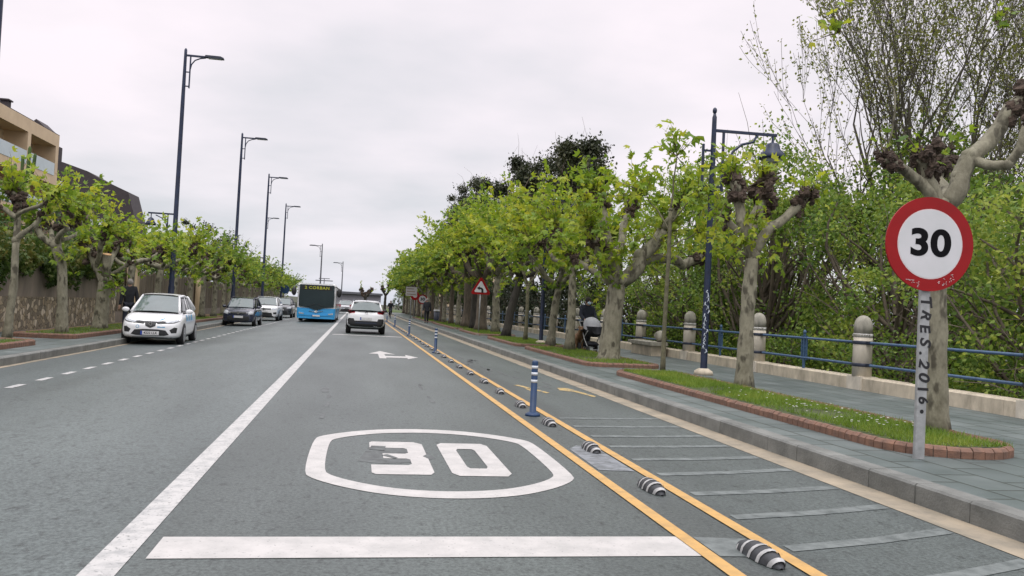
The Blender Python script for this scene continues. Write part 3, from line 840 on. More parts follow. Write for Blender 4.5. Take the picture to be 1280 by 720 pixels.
# ------------------------------------------------------------------ planting beds
def outline(x0, x1, y0, y1, r, n=5):
    pts = []
    for (cx_, cy2, a0) in ((x1 - r, y0 + r, -90), (x1 - r, y1 - r, 0), (x0 + r, y1 - r, 90), (x0 + r, y0 + r, 180)):
        for i in range(n + 1):
            a = math.radians(a0 + 90 * i / n)
            pts.append((cx_ + r * math.cos(a), cy2 + r * math.sin(a)))
    return pts
def planting_bed(label, x0, x1, y0, y1, z, r=.35, near=False, height=.105):
    d_ = dl((y0 + y1) / 2) if x0 < 0 else 0
    x0, x1 = x0 + d_, x1 + d_
    t = thing('planting_bed', label, 'planting bed', ((x0 + x1) / 2, (y0 + y1) / 2, z), 0, 'brick edged beds along the pavements')
    ox, oy = (x0 + x1) / 2, (y0 + y1) / 2
    out = [(x - ox, y - oy) for x, y in outline(x0, x1, y0, y1, r)]
    w = .095
    s = MB('grass_soil'); s.prism([(x * (1 - .1 / abs(x1 - ox)), y * (1 - .1 / abs(y1 - oy))) for x, y in out], -.05, height - .035)
    s.build('soil', t)
    e_ = MB('brick_red', 'mortar')
    # walk the outline brick by brick
    pts = [Vector((*p, 0)) for p in out] + [Vector((*out[0], 0))]
    L_ = [0]
    for a, b in zip(pts, pts[1:]): L_.append(L_[-1] + (b - a).length)
    tot = L_[-1]; bl = .125 if near else .45
    nb = int(tot / bl)
    def pos(s_):
        s_ = s_ % tot
        for i in range(len(pts) - 1):
            if L_[i + 1] >= s_: return pts[i].lerp(pts[i + 1], (s_ - L_[i]) / max(1e-6, L_[i + 1] - L_[i]))
        return pts[-1]
    rr = random.Random(int(y0 * 7))
    for i in range(nb):
        a, b = pos(tot * i / nb + .005), pos(tot * (i + 1) / nb - .005)
        d = (b - a).normalized(); nrm = Vector((-d.y, d.x, 0))
        a2, b2 = a, b
        hh = height + rr.uniform(-.004, .004)
        prof = [(0, -.02), (0, hh - .035), (.03, hh - .004), (.06, hh), (w - .03, hh - .004), (w, hh - .035), (w, -.02)]
        vs_ = [a2 + nrm * q + Vector((0, 0, h)) for q, h in prof] + [b2 + nrm * q + Vector((0, 0, h)) for q, h in prof]
        k = len(prof)
        e_.add(vs_, [tuple(range(k))[::-1], tuple(range(k, 2 * k))] + [(j, (j + 1) % k, k + (j + 1) % k, k + j) for j in range(k)])
    mo = [Vector((*p, 0)) for p in out]
    inn = [Vector((x * (1 - .09 / abs(x1 - ox)), y * (1 - .09 / abs(y1 - oy)), 0)) for x, y in out]
    k = len(mo)
    sc_ = [Vector((p.x * (1 - .014 / abs(x1 - ox)), p.y * (1 - .014 / abs(y1 - oy)), 0)) for p in mo]
    e_.add([p + Vector((0, 0, height - .03)) for p in sc_] + [p + Vector((0, 0, height - .03)) for p in inn] + [p + Vector((0, 0, -.02)) for p in sc_],
           [(i, (i + 1) % k, k + (i + 1) % k, k + i) for i in range(k)] + [(2 * k + i, 2 * k + (i + 1) % k, (i + 1) % k, i) for i in range(k)], 1)
    e_.build('brick_edging', t)
    return t
def turf(x0, x1, y0, y1, z, n, seed, h=.06, daisies=0):
    rng = np.random.default_rng(seed)
    # density falls where the ground is bare
    c = np.stack([rng.uniform(x0 + .16, x1 - .16, n), rng.uniform(y0 + .2, y1 - .2, n), np.full(n, z)], 1)
    keep = (np.sin(c[:, 0] * 3.1 + np.sin(c[:, 1] * 1.7) * 2) + np.sin(c[:, 1] * 2.3)) > -1.25 + rng.normal(size=n) * .4
    c = c[keep]
    V = leaf_arrays(c, rng.uniform(.5, 1.4, len(c)) * h, rng, BLADE, np.tile([0, 0, 1.6], (len(c), 1)), 0, -.2)
    parts = [V]
    o = link('grass', leaf_mesh('grass', parts, 'grass'))
    struct(o, 'stuff')
    if daisies:
        rg = np.random.default_rng(seed + 1)
        b = MB('daisy')
        for _ in range(daisies):
            cx_, cy2 = rg.uniform(x0 + .2, x1 - .3), y0 + 1.2 + abs(rg.normal()) * (y1 - y0) * .22
            if cy2 > y1 - .3: continue
            b.lathe([(.004, 0), (.016, .006)], (cx_, cy2, z + h * rg.uniform(.75, 1.15)), 6)
        struct(b.build('daisies'), 'stuff')
z1 = SWR + .085
planting_bed('long brick edged bed nearest the viewer, right behind the big speed sign', 5.42, 6.98, 7.3, 17.4, SWR, .76, True)
turf(5.5, 6.95, 7.35, 17.3, z1, 24000, 3, .065, 75)
BR = [(19.2, 27.2, 'second brick edged bed on the right, holding the thickest plane tree'),
      (28.4, 35.2, 'brick edged bed holding the dark leaning trunk on the right pavement'),
      (38.0, 45.2, 'brick edged bed just beyond the triangular bend sign'),
      (47.0, 61.0, 'brick edged bed beside the pedestrian in dark clothes on the right'),
      (63.0, 84.0, 'far brick edged bed near the white direction panel')]
for y0, y1, lb in BR:
    planting_bed(lb, 5.5, 7.4, y0, y1, SWR, .4, y0 < 30)
    turf(5.5, 7.4, y0, y1, z1, 9000 if y0 < 30 else 4500, int(y0), .07 if y0 < 30 else .1)
BL = [(13.0, 21.6, 'left brick edged bed cut off by the edge of the photo'),
      (24.3, 38.0, 'left brick edged bed behind the parked white hatchback'),
      (40.0, 52.0, 'left brick edged bed behind the dark blue hatchback'),
      (54.5, 75.0, 'far left brick edged bed behind the white crossover')]
for y0, y1, lb in BL:
    planting_bed(lb, -9.0, -7.35, y0, y1, SWL, .4, y0 < 30, .13)
    turf(-9.0 + dl((y0 + y1) / 2), -7.35 + dl((y0 + y1) / 2), y0, y1, SWL + .095, 6000, int(y0) + 50, .07)

# ------------------------------------------------------------------ right railing: plinth, stone posts, rails
FX = 10.12
fn = thing('railing', 'blue iron railing on a stone plinth with round topped stone posts', 'railing', (FX, 15.3, SWR))
pl = MB('limestone')
yy = -8.0 - 15.3
while yy < 112 - 15.3:
    pl.xz([(-.14, -.1), (.18, -.1), (.18, .26), (-.11, .26), (-.14, .235)], yy + .003, yy + 1.487)
    yy += 1.49
pl.build('plinth', fn)
PY = [15.3 + 4.46 * k - 15.3 for k in range(-4, 22)]
def stone_post():
    b = MB('granite_pale', 'granite_stain', 'white_band')
    b.box(-.18, .2, -.24, .24, .0, .27)
    b.lathe([(.19, .265), (.185, .9), (.184, 1.06)], n=18)
    b.lathe([(.188, 1.06), (.188, 1.13)], n=18, mi=2)
    b.lathe([(.182, 1.13), (.18, 1.28), (.165, 1.37), (.13, 1.44), (.07, 1.485), (.01, 1.5)], n=18, mi=1)
    for k in range(12):
        a = math.pi * (k + .5) / 12 + math.pi / 2 + .2
        x, y = math.cos(a) * .186, math.sin(a) * .186
        b.box(x - .012, x + .012, y - .018, y + .018, 1.075, 1.115, 1)
    for z in (.48, .93):
        pass
    return b
p0 = stone_post().build('stone_post', fn, (0, PY[0], 0))
def collar():
    b = MB('dark_iron')
    b.lathe([(.196, -.035), (.203, -.02), (.203, .02), (.196, .035)], n=18); b.box(-.05, .05, -.27, .27, -.03, .03)
    return b
c0 = collar().build('collar', p0, (0, 0, .5))
c1 = c0.copy(); COL.objects.link(c1); c1.parent = p0; c1.location = (0, 0, .95)
for y in PY[1:]:
    q = p0.copy(); COL.objects.link(q); q.parent = fn; q.location = (0, y, 0)
    for cc in (c0, c1):
        c = cc.copy(); COL.objects.link(c); c.parent = q
for z in (.5, .95):
    rl = MB('rail_blue'); rl.tube([(0, PY[0], z), (0, PY[-1], z)], .027, 8); rl.build('rail', fn)
def stanchion():
    b = MB('rail_blue')
    b.box(-.02, .02, -.03, .03, .25, 1.05)
    for s_ in (-1, 1): b.box(-.015, .015, s_ * .1 - .02, s_ * .1 + .02, .45, 1.0)
    for k in range(4): b.lathe([(.035, -.012), (.035, .012)], (0, 0, .6 + k * .08), 8, axis='X'); b.box(-.01, .01, -.1, .1, .55 + k * .1, .565 + k * .1)
    b.lathe([(.03, 1.05), (.045, 1.08), (.03, 1.12), (.005, 1.14)], n=8)
    return b
s0 = stanchion().build('stanchion', fn, (0, PY[0] + 2.23, 0))
for y in PY[1:-1]:
    q = s0.copy(); COL.objects.link(q); q.parent = fn; q.location = (0, y + 2.23, 0)
# stone bench against the plinth
bn = thing('stone_bench', 'weathered stone bench slab built against the railing plinth', 'bench', (9.62, 26.6, SWR))
b = MB('limestone'); b.box(-.2, .3, -1.0, 1.0, -.02, .34); b.build('base', bn)
b = MB('granite_stain'); b.prism(outline(-.32, .34, -1.15, 1.15, .12), .34, .45); b.build('seat', bn)
b = MB('granite_stain'); b.blob((.1, -.75, .62), .2, random.Random(4), 0, 10, 7, .2, (1, 1.3, 1)); tag(b.build('boulder', None, (9.75, 26.7, SWR)), 'brown rounded boulder resting on the stone bench', 'rock')

# ------------------------------------------------------------------ left wall, fence, gate pillars
wl = thing('garden_wall', 'rubble stone wall with dark stained render above it', 'wall', (-10.2, 25, 0))
b = MB('rubble')
b.box(-.3, .0, -35, 13.4, -.1, 1.08); b.build('rubble_base', wl)
b = MB('wall_plaster'); b.box(-.28, -.03, -35, 13.35, 1.083, 2.45); b.build('rendered_top', wl)
fw = thing('plank_fence', 'weathered brown upright board fence beyond the rubble wall', 'fence', (-10.3, 60, 0))
b = MB('fence_wood', 'wall_plaster'); rr = random.Random(5)
y = -21.0
b.box(-.2, -.0, -21.5, 60, -.1, .5, 1)
while y < 60:
    w_ = rr.uniform(.16, .3)
    b.box(-.06 + rr.uniform(-.02, .02), -.0 + rr.uniform(-.02, .02), y, y + w_ - .015, .5, 2.35 + rr.uniform(-.1, .1)); y += w_
b.build('board_panel', fw)
for Y, lb in ((40.2, 'cream gate pillar seen above the white hatchback'), (56.5, 'cream gate pillar beside the dark blue hatchback')):
    t = thing('gate_pillar', lb, 'pillar', (-10.0, Y, SWL), 0, 'cream gate pillars')
    b = MB('cream'); b.box(-.22, .22, -.22, .22, -.05, 2.5); b.build('shaft', t)
    b = MB('cream_dark'); b.box(-.28, .28, -.28, .28, 2.5, 2.6); b.lathe([(.3, 2.6), (.05, 2.8)], n=4); b.build('cap', t)

# ------------------------------------------------------------------ buildings
ab = thing('apartment_building', 'cream apartment block with glass balcony fronts at upper left', 'building', (-24, 66, 0))
ZR = 13.5
b = MB('cream', 'cream_dark', 'dull_tan')
b.box(-9, -1.6, -26, 5.7, 0, ZR - .4)                    # recessed body
for k in range(5):                                     # slab edges and parapets
    zt = ZR - 3.05 * k
    b.box(-1.8, 0, -26, 5.7, zt - .95, zt)
    for yp in (5.3, -.35, -8.2, -16, -24): b.box(-1.62, .02, yp - .3, yp + .3, zt - 3.05, zt - .95)
b.build('wall', ab)
b = MB('glass_pale')
for k in range(1, 5):
    zt = ZR - 3.05 * k
    for ya, yb in ((-.0, 4.9), (-7.85, -.7), (-15.65, -8.55), (-23.6, -16.35)): b.box(.0, .03, ya, yb, zt - .25, zt + .72)
b.build('balcony_glass', ab)
w0 = None
for k in range(1, 5):
    zt = ZR - 3.05 * k
    for yw in (.9, 3.6, -2.5, -5.5, -10.4, -13.4):
        if w0 is None:
            b = MB('glass_dark', 'cream_dark'); b.box(0, .03, -.75, .75, .05, 2.0); b.box(-.02, .05, -.82, -.75, 0, 2.08, 1); b.box(-.02, .05, .75, .82, 0, 2.08, 1); b.box(-.02, .045, -.82, .82, 2.0, 2.08, 1)
            w0 = b.build('window', ab, (-1.6, yw, zt)); 
        else:
            q = w0.copy(); COL.objects.link(q); q.parent = ab; q.location = (-1.6, yw, zt)
b = MB('roof_dark', 'cream'); b.box(-9.0, .0, -26.0, 5.7, ZR, ZR + .05); b.xz([(-1.6, .12 + ZR), (-.2, .12 + ZR), (-.9, ZR + .75)], 3.2, 5.6); b.build('roof', ab)
b = MB('roof_dark'); b.box(-1.1, -.6, -2.9, -2.3, ZR + .12, ZR + .75); b.box(-1.2, -.5, -3, -2.2, ZR + .75, ZR + .85); b.build('chimney', ab)

dk = thing('dark_roofed_house', 'house with a big dark brown sloping roof behind the cream block', 'house', (-25, 85, 0))
b = MB('roof_dark'); b.xz([(-12, 5), (-12, 13.9), (-4.2, 13.6), (-2.9, 13.25), (-.8, 12.6), (.3, 12.0), (2.9, 10.9), (3.7, 8.2), (3.9, 5)], 0, 4); b.build('roof', dk)
b = MB('cream_dark'); b.box(-11.5, 3.6, .3, 3.8, 0, 5.0); b.build('wall', dk)
for x, z in ((-.8, 9.2), (.7, 7.6), (-3.2, 10.9)):
    b = MB('dull_tan'); b.box(x - .8, x + .8, -.05, .1, z - 1.1, z); w_ = b.build('window', dk)
    b = MB('awning'); b.xz([(x - .85, z - .05), (x + .85, z - .05), (x + .85, z + .5), (x - .85, z + .5)], -.5, -.1); b.build('awning', w_)
b = MB('roof_dark'); b.box(-4.4, -3.8, 1.2, 2.0, 13.2, 14.9); b.build('chimney', dk)

cb = thing('cream_terrace', 'cream building whose stepped roof shows above the far right trees', 'building', (11, 118, 0))
b = MB('cream'); b.box(-3.3, 10, 0, 18, 0, 8.4); b.box(-1.6, 10, 1, 18, 8.4, 9.9); b.build('wall', cb)
b = MB('roof_dark'); b.box(-3.7, -1.6, -.3, 18, 8.4, 8.6); b.box(-2.0, 10.2, .6, 18.2, 9.9, 10.1); b.build('roof', cb)
b = MB('glass_dark')
for k in range(4): b.box(-2.6 + 2.4 * k, -1.6 + 2.4 * k, -.05, .0, 5.4, 6.8)
b.build('window', cb)

fb = thing('long_low_hall', 'long low grey building closing the far end of the street', 'building', (1, 262, 0))
b = MB('far_wall'); b.box(-6.5, 6.3, 0, 30, -.5, 3.9); b.build('wall', fb)
b = MB('far_roof'); b.xz([(-7, 3.9), (6.8, 3.9), (6.8, 4.5), (-7, 4.65)], -.8, 31); b.build('roof', fb)
fh = thing('far_house', 'small pale house beyond the bus at the end of the street', 'house', (-9.5, 235, 0))
b = MB('sign_white'); b.box(-3, 3, 0, 8, -.3, 4.6); b.build('wall', fh)
b = MB('roof_dark'); b.xz([(-3.4, 4.6), (3.4, 4.6), (0, 6.0)], -.3, 8.3); b.build('roof', fh)
b = MB('glass_dark'); b.box(-1.8, -.7, -.04, 0, 2.2, 3.5); b.box(.7, 1.8, -.04, 0, 2.2, 3.5); b.build('window', fh)
# ------------------------------------------------------------------ tall left-hand lamps
def tall_lamp(h=10.65, side=True, m='lamp_blue'):
    t = thing('street_lamp', '', 'street lamp')
    b = MB(m)
    b.lathe([(.16, 0), (.16, .25), (.12, .3), (.115, 1.6), (.095, 1.7), (.075, h - 2), (.055, h - .05), (.055, h + .12), (.03, h + .18)], n=12)
    b.build('pole', t)
    b = MB(m)
    b.box(.0, 1.0, -.03, .03, h - .12, h - .05)
    b.box(.17, .22, -.025, .025, h - 1.35, h - .1)
    b.box(.0, .2, -.02, .02, h - 1.3, h - 1.26); b.box(.0, .2, -.02, .02, h - .75, h - .71)
    b.tube([(.2, 0, h - .62), (.24, 0, h - .42), (.36, 0, h - .25), (.55, 0, h - .16), (.75, 0, h - .12)], .025, 6)
    b.build('arm', t)
    b = MB('dark_iron', 'lamp_glass'); b.xz([(.7, h - .1), (1.42, h - .12), (1.42, h - .07), (1.3, h - .02), (.75, h - .02)], -.1, .1); b.box(.85, 1.35, -.07, .07, h - .135, h - .12, 1); b.build('lamp_head', t)
    if side:
        z = 4.35
        b = MB(m)
        b.box(-1.0, 0, -.025, .025, z + .02, z + .08)
        b.box(-.3, -.26, -.02, .02, z - 1.0, z + .04); b.box(-.3, 0, -.02, .02, z - .98, z - .94)
        b.tube([(-.28, 0, z - .55), (-.34, 0, z - .3), (-.5, 0, z - .12), (-.72, 0, z - .02)], .022, 6)
        b.box(-.9, -.87, -.015, .015, z - .12, z + .03)
        a = b.build('side_arm', t)
        b = MB(m); b.lathe([(.19, z - .42), (.2, z - .36), (.13, z - .26), (.11, z - .18), (.04, z - .12)], (-.885, 0, 0), 12); b.build('lantern', t)
    return t
LG = 'tall blue street lamps along the left kerb'
lamp0 = tall_lamp()
tls = [((-7.0, 33.7), 'tall blue street lamp rising behind the white hatchback, tallest in the photo'),
       ((-6.98, 17.2), 'blue lamp post cut off by the left edge of the photo'),
       ((-7.02, 50), 'tall blue lamp second along the left kerb, above the dark blue hatchback'),
       ((-7.08, 65.5), 'tall blue lamp third along the left kerb, behind the white crossover'),
       ((-7.4, 85), 'tall blue lamp with the round blue sign at its foot')]
for i, ((x, y), lb) in enumerate(tls):
    if i == 0: lamp0.location = (x, y, SWL); lamp0['label'] = lb; lamp0['group'] = LG
    else: copy_tree(lamp0, (x, y, SWL), 0, lb, LG)
lamp_b = tall_lamp(10.65, False)
lamp_b.location = (-10.7, 99, SWL); tag(lamp_b, 'thin lamp set further back behind the left row of tall lamps', 'street lamp')
for i, ((x, y), h, lb) in enumerate((((-4.2, 97), 7.75, 'short grey lamp with its arm to the left, above the bus roof'), ((-2.3, 125), 7.2, 'smallest far grey lamp right of the bus'))):
    q = tall_lamp(h, False, 'far_roof'); q.location = (x, y, -.02); q.rotation_euler = (0, 0, math.pi); tag(q, lb, 'street lamp', 'far lamps with arms to the left')
t = thing('lamp_mast', 'tiny double armed mast far behind the bus roof', 'street lamp', (-7.4, 190, -.2))
b = MB('far_roof'); b.lathe([(.14, 0), (.09, 6.6)], n=6); b.build('pole', t)
b = MB('far_roof'); b.box(-1.9, 1.9, -.06, .06, 6.0, 6.2); b.box(-1.2, 1.2, -.06, .06, 6.5, 6.65); b.build('arm', t)
# round blue sign at lamp foot
t = thing('round_sign', 'round blue traffic sign on a thin post by the left kerb', 'traffic sign', (-6.95, 84.3, SWL))
b = MB('galv'); b.lathe([(.03, 0), (.03, 2.3)], n=8); b.build('post', t)
b = MB('post_blue', 'galv'); b.lathe([(.42, -.06), (.42, -.045)], (0, 0, 2.3), 20, 0, 'Y'); b.build('panel', t)

# ------------------------------------------------------------------ right-hand promenade lamps
def bell_lamp(loc, rz, label, graffiti=False):
    t = thing('promenade_lamp', label, 'street lamp', loc, rz, 'blue bell lamps on the right pavement')
    b = MB('lamp_blue')
    b.lathe([(.085, 0), (.085, .1), (.075, .14), (.07, 2.6), (.062, 4.2), (.05, 5.5), (.05, 5.6), (.035, 5.64), (.03, 5.68)], n=12)
    b.lathe([(.01, 5.66), (.045, 5.71), (.05, 5.75), (.04, 5.79), (.005, 5.82)], n=10)
    b.build('pole', t)
    b = MB('lamp_blue')
    b.box(.0, 1.45, -.025, .025, 5.28, 5.34)
    b.box(.2, .25, -.022, .022, 3.98, 5.3)
    b.box(-.25, -.2, -.022, .022, 3.98, 5.0)
    b.box(-.25, .25, -.018, .018, 4.06, 4.1); b.box(-.22, .0, -.018, .018, 4.84, 4.88); b.box(.0, .22, -.018, .018, 4.5, 4.54)
    b.tube([(.3, 0, 4.3), (.33, 0, 4.62), (.45, 0, 4.88), (.65, 0, 5.05), (.9, 0, 5.12), (1.0, 0, 5.28)], .028, 8)
    b.build('arm', t)
    b = MB('lamp_blue'); b.lathe([(.27, 4.78), (.28, 4.82), (.26, 4.9), (.17, 4.99), (.15, 5.08), (.12, 5.12), (.03, 5.14), (.025, 5.28)], (1.36, 0, 0), 16); b.build('lantern', t)
    b = MB('lamp_glass'); b.lathe([(.1, 4.7), (.2, 4.76), (.2, 4.79)], (1.36, 0, 0), 14); b.build('bulb', t)
    b = MB('limestone'); b.lathe([(.22, -.02), (.2, .06), (.1, .12)], n=10); b.build('footing', t)
    if graffiti:
        rr = random.Random(8); b = MB('graffiti_white')
        for k in range(16):
            z = .45 + k * .085
            a = rr.uniform(-2.0, -1.4); da = rr.choice((-.7, .7))
            b.tube([(math.cos(a) * .078, math.sin(a) * .078, z), (math.cos(a + da * .5) * .078, math.sin(a + da * .5) * .078, z + rr.uniform(.02, .07)), (math.cos(a + da) * .078, math.sin(a + da) * .078, z + rr.uniform(-.03, .05)), (math.cos(a + da * .4) * .078, math.sin(a + da * .4) * .078, z + .09)], .012, 5)
        b.build('graffiti', t)
    return t
bell_lamp((7.46, 17.0, SWR + .08), -.05, 'blue bell lamp with white graffiti on its post, nearest on the right', True)
bell_lamp((6.72, 29.9, SWR + .08), -.05, 'blue lamp post half hidden by leaves beside the man with the pram')

# ------------------------------------------------------------------ signs
def pole_sign_30(loc, label, R, zc, near=True, yaw=0):
    t = thing('speed_sign', label, 'traffic sign', loc, yaw, 'red ringed thirty signs')
    b = MB('galv')
    if near: b.prism(outline(-.052, .052, -.02, .03, .012, 2), -.05, zc + .3)
    else: b.lathe([(.03, 0), (.03, zc)], n=8)
    b.build('post', t)
    b = MB('sign_red', 'galv')
    b.lathe([(R, -.055), (R, -.035)], (0, 0, zc), 56, 0, 'Y')
    b.lathe([(R * .985, -.035), (R * .985, -.032)], (0, 0, zc), 40, 1, 'Y')
    pn = b.build('panel', t)
    b = MB('sign_rim', 'sign_white'); b.lathe([(R * .745, -.0565), (R * .745, -.05)], (0, 0, zc), 48, 0, 'Y'); b.lathe([(R * .725, -.058), (R * .725, -.052)], (0, 0, zc), 48, 1, 'Y'); b.build('centre', pn)
    text('lettering', '30', R * .78, 'sign_black', pn, (0, -.0595, zc), bold=R * .026, depth=.001, space=1.03, sx=1.2)
    return t, pn
SZ = 2.27 - SWR
sg, pn = pole_sign_30((5.48, 7.3, SWR), 'large red ringed 30 speed sign with black scrawl down its grey post', .462, SZ, True, -.05)
rr = random.Random(6); b = MB('black'); zq = 1.60
for ch, adv in zip('TRES.2016', (.135, .135, .12, .15, .075, .13, .125, .1, .12)):
    me = text_mesh(ch, .145 * rr.uniform(.9, 1.15), .001, .004)
    a = -math.pi / 2 + rr.uniform(-.22, .22); ox_ = rr.uniform(-.01, .01)
    vs_ = []
    for v in me.vertices:
        x, y = v.co.x * 1.12 + v.co.y * .18, v.co.y
        vs_.append((ox_ + x * math.cos(a) - y * math.sin(a), -.0222 - v.co.z, zq - adv / 2 + x * math.sin(a) + y * math.cos(a)))
    b.add(vs_, [tuple(p.vertices) for p in me.polygons]); bpy.data.meshes.remove(me); zq -= adv
b.build('graffiti', sg)
b = MB('black'); b.lathe([(.022, -.022), (.022, -.0195)], (0, 0, 1.68), 12, 0, 'Y'); b.lathe([(.02, -.022), (.02, -.0195)], (0, 0, .46), 12, 0, 'Y'); b.build('graffiti', sg)
rr = random.Random(3); b = MB('sign_rim')
for k in range(26):
    a = math.radians(rr.choice((rr.uniform(236, 256), rr.uniform(284, 315)))); q = .462 * rr.uniform(.8, .93)
    x, z = math.cos(a) * q, SZ + math.sin(a) * q
    b.tube([(x, -.057, z), (x + rr.uniform(-.02, .02), -.057, z + rr.uniform(-.012, .012)), (x + rr.uniform(-.02, .02), -.057, z + rr.uniform(-.014, .014))], .0022, 4)
b.build('scratches', pn)
b = MB('galv'); b.box(-.06, .06, -.034, -.018, SZ - .46, SZ - .42); b.box(-.06, .06, -.034, -.018, SZ + .1, SZ + .14); b.build('bracket', sg)

t = thing('bend_sign', 'red bordered triangular bend warning sign among the trunks', 'traffic sign', (5.84, 39.8, SWR))
b = MB('galv'); b.lathe([(.03, 0), (.03, 2.5)], n=10); b.build('post', t)
def tri(R): return [(R * math.sin(a), 2.23 + R * math.cos(a)) for a in [q + d for q in (0, 2 * math.pi / 3, 4 * math.pi / 3) for d in (-.1, 0, .1)]]
b = MB('sign_red', 'sign_white'); b.xz(tri(.51)[::-1], -.07, -.05); b.xz(tri(.335)[::-1], -.074, -.06, 1); pn = b.build('panel', t)
b = MB('black')
arc = [(.13 - .2 + .2 * math.cos(a), 2.14 + .14 * math.sin(a)) for a in [i * math.pi / 2 / 6 for i in range(7)]]
arc2 = [(.13 - .2 + .1 * math.cos(a), 2.14 + .055 * math.sin(a)) for a in [i * math.pi / 2 / 6 for i in range(7)]]
b.xz(([(.13, 2.02)] + arc + arc2[::-1] + [(.03, 2.02)]), -.08, -.0745)
b.xz([(-.06, 2.33), (-.2, 2.235), (-.06, 2.14)], -.08, -.0745); b.build('arrow', pn)
pole_sign_30((5.55, 72, SWR), 'small far red ringed 30 sign beside the dark clad pedestrian', .42, 1.8, False)
t = thing('no_entry_sign', 'small red round sign just left of the far 30 sign', 'traffic sign', (5.3, 78, SWR))
b = MB('galv'); b.lathe([(.03, 0), (.03, 2.3)], n=8); b.build('post', t)
b = MB('sign_red', 'sign_rim'); b.lathe([(.42, -.06), (.42, -.045)], (0, 0, 2.15), 24, 0, 'Y'); b.lathe([(.2, -.062), (.2, -.05)], (0, 0, 2.15), 16, 1, 'Y'); b.build('panel', t)
t = thing('direction_panel', 'white rectangular direction panel on a tall post at the far right kerb', 'road sign', (4.95, 78, SWR))
b = MB('galv'); b.lathe([(.045, 0), (.045, 2.9)], n=8); b.build('post', t)
b = MB('info_panel', 'sign_rim', 'cream_dark'); b.box(-.52, .52, -.08, -.05, 2.1, 2.95)
pn = b.build('panel', t)
for k in range(3):
    b = MB('dull_tan')
    b.box(-.44, .41 - .1 * k, -.085, -.08, 2.22 + k * .25, 2.31 + k * .25)
    b.build('text_line', pn)

# ------------------------------------------------------------------ lane bollards and separators
def flexi():
    t = thing('lane_bollard', '', 'bollard')
    b = MB('post_blue'); b.lathe([(.105, 0), (.105, .025), (.06, .05), (.046, .055), (.043, .72), (.04, .74), (.025, .75)], n=14); b.build('post', t)
    for z in (.45, .55, .64):
        b = MB('reflective'); b.lathe([(.0455, z), (.0455, z + .042)], n=14); b.build('reflective_band', t)
    return t
fx = flexi()
BG = 'blue lane bollards along the cycle lane'
for i, (y, lb) in enumerate(((11.1, 'blue bollard nearest the viewer between the ochre lines'), (25.4, 'second blue bollard, level with the white turn arrow'), (38.4, 'third blue bollard, just right of the white car ahead'), (53, 'fourth blue bollard along the ochre lines'), (67, 'farthest blue bollard, before the cyclist'))):
    x = 2.43
    if i == 0: fx.location = (x, y, 0); tag(fx, lb, 'bollard', BG)
    else: copy_tree(fx, (x, y, 0), 0, lb, BG)
def separator():
    """rubber hump .75 long with raised white chevron bands"""
    t = thing('lane_separator', '', 'lane separator')
    Lh, n, k = .25, 13, 9
    def sec(u, grow=0):
        w = (.072 + grow) * (1 - abs(u) ** 2.4) ** .55 + .004; h = (.08 + grow) * (1 - abs(u) ** 2.2) ** .6 + .004
        return [(w * math.cos(math.pi * j / (k - 1)), u * Lh, h * math.sin(math.pi * j / (k - 1)) ** .8 if 0 < j < k - 1 else 0) for j in range(k)]
    b = MB('sep_rubber')
    us = [-1 + 2 * i / (n - 1) for i in range(n)]
    vs_ = [p for u in us for p in sec(u * .995)]
    b.add(vs_, [(i * k + j, (i + 1) * k + j, (i + 1) * k + j + 1, i * k + j + 1) for i in range(n - 1) for j in range(k - 1)], 0, True)
    b.build('hump', t)
    b = MB('sep_white')
    for c in (-.78, -.38, .0, .38, .74):
        uu = [c - .06, c - .025, c + .025, c + .06]
        vs_ = []
        for u in uu:
            ps = sec(u, .003)
            vs_ += [(x, y - .03 * (1 - (2 * j / (k - 1) - 1) ** 2) * (1 if c < .3 else .5), z) for j, (x, y, z) in enumerate(ps)]
        b.add(vs_, [(i * k + j, (i + 1) * k + j, (i + 1) * k + j + 1, i * k + j + 1) for i in range(3) for j in range(k - 1)], 0, True)
    b.build('bands', t)
    return t
sp0 = separator()
SG = 'black and white lane separators between the ochre lines'
NEAR = ['striped lane separator beside the stop line, largest in the photo', 'second striped separator counted from the stop line', 'striped separator by the pale road patch, third from the stop line',
        'striped separator just in front of the nearest blue bollard', 'striped separator just behind the nearest blue bollard', 'second striped separator behind the nearest blue bollard',
        'third striped separator behind the nearest blue bollard', 'fourth striped separator behind the nearest blue bollard']
for k in range(33):
    y = 4.7 + 1.865 * k
    if k < len(NEAR): lb = NEAR[k]
    elif y < 25.4: lb = 'small striped separator in the run just before the second blue bollard'
    elif y < 38.4: lb = 'small striped separator in the run between the second and third blue bollards'
    else: lb = 'tiny striped separator in the run beyond the third blue bollard'
    jx = random.Random(k).uniform(-.012, .012)
    if k == 0: sp0.location = (2.475, y, .004); sp0.rotation_euler = (0, 0, .04); tag(sp0, lb, 'lane separator', SG)
    else: copy_tree(sp0, (2.475 + jx, y, .004), random.Random(k + 9).uniform(-.06, .06), lb, SG)
# litter bin among trunks
t = thing('litter_bin', 'dark litter bin with a white rim between the far trunks', 'bin', (6.3, 66, SWR))
b = MB('dark_iron'); b.lathe([(.2, 0), (.22, .1), (.26, .85)], n=14); b.build('drum', t)
b = MB('sign_white'); b.lathe([(.28, .85), (.28, .97), (.2, .99)], n=14); b.build('rim', t)

# ================================================================== TREES
GR = 'pollarded plane trees along the right pavement'
zb = SWR + .08
P = lambda x, y, Y: tuple(at(x, y, Y))
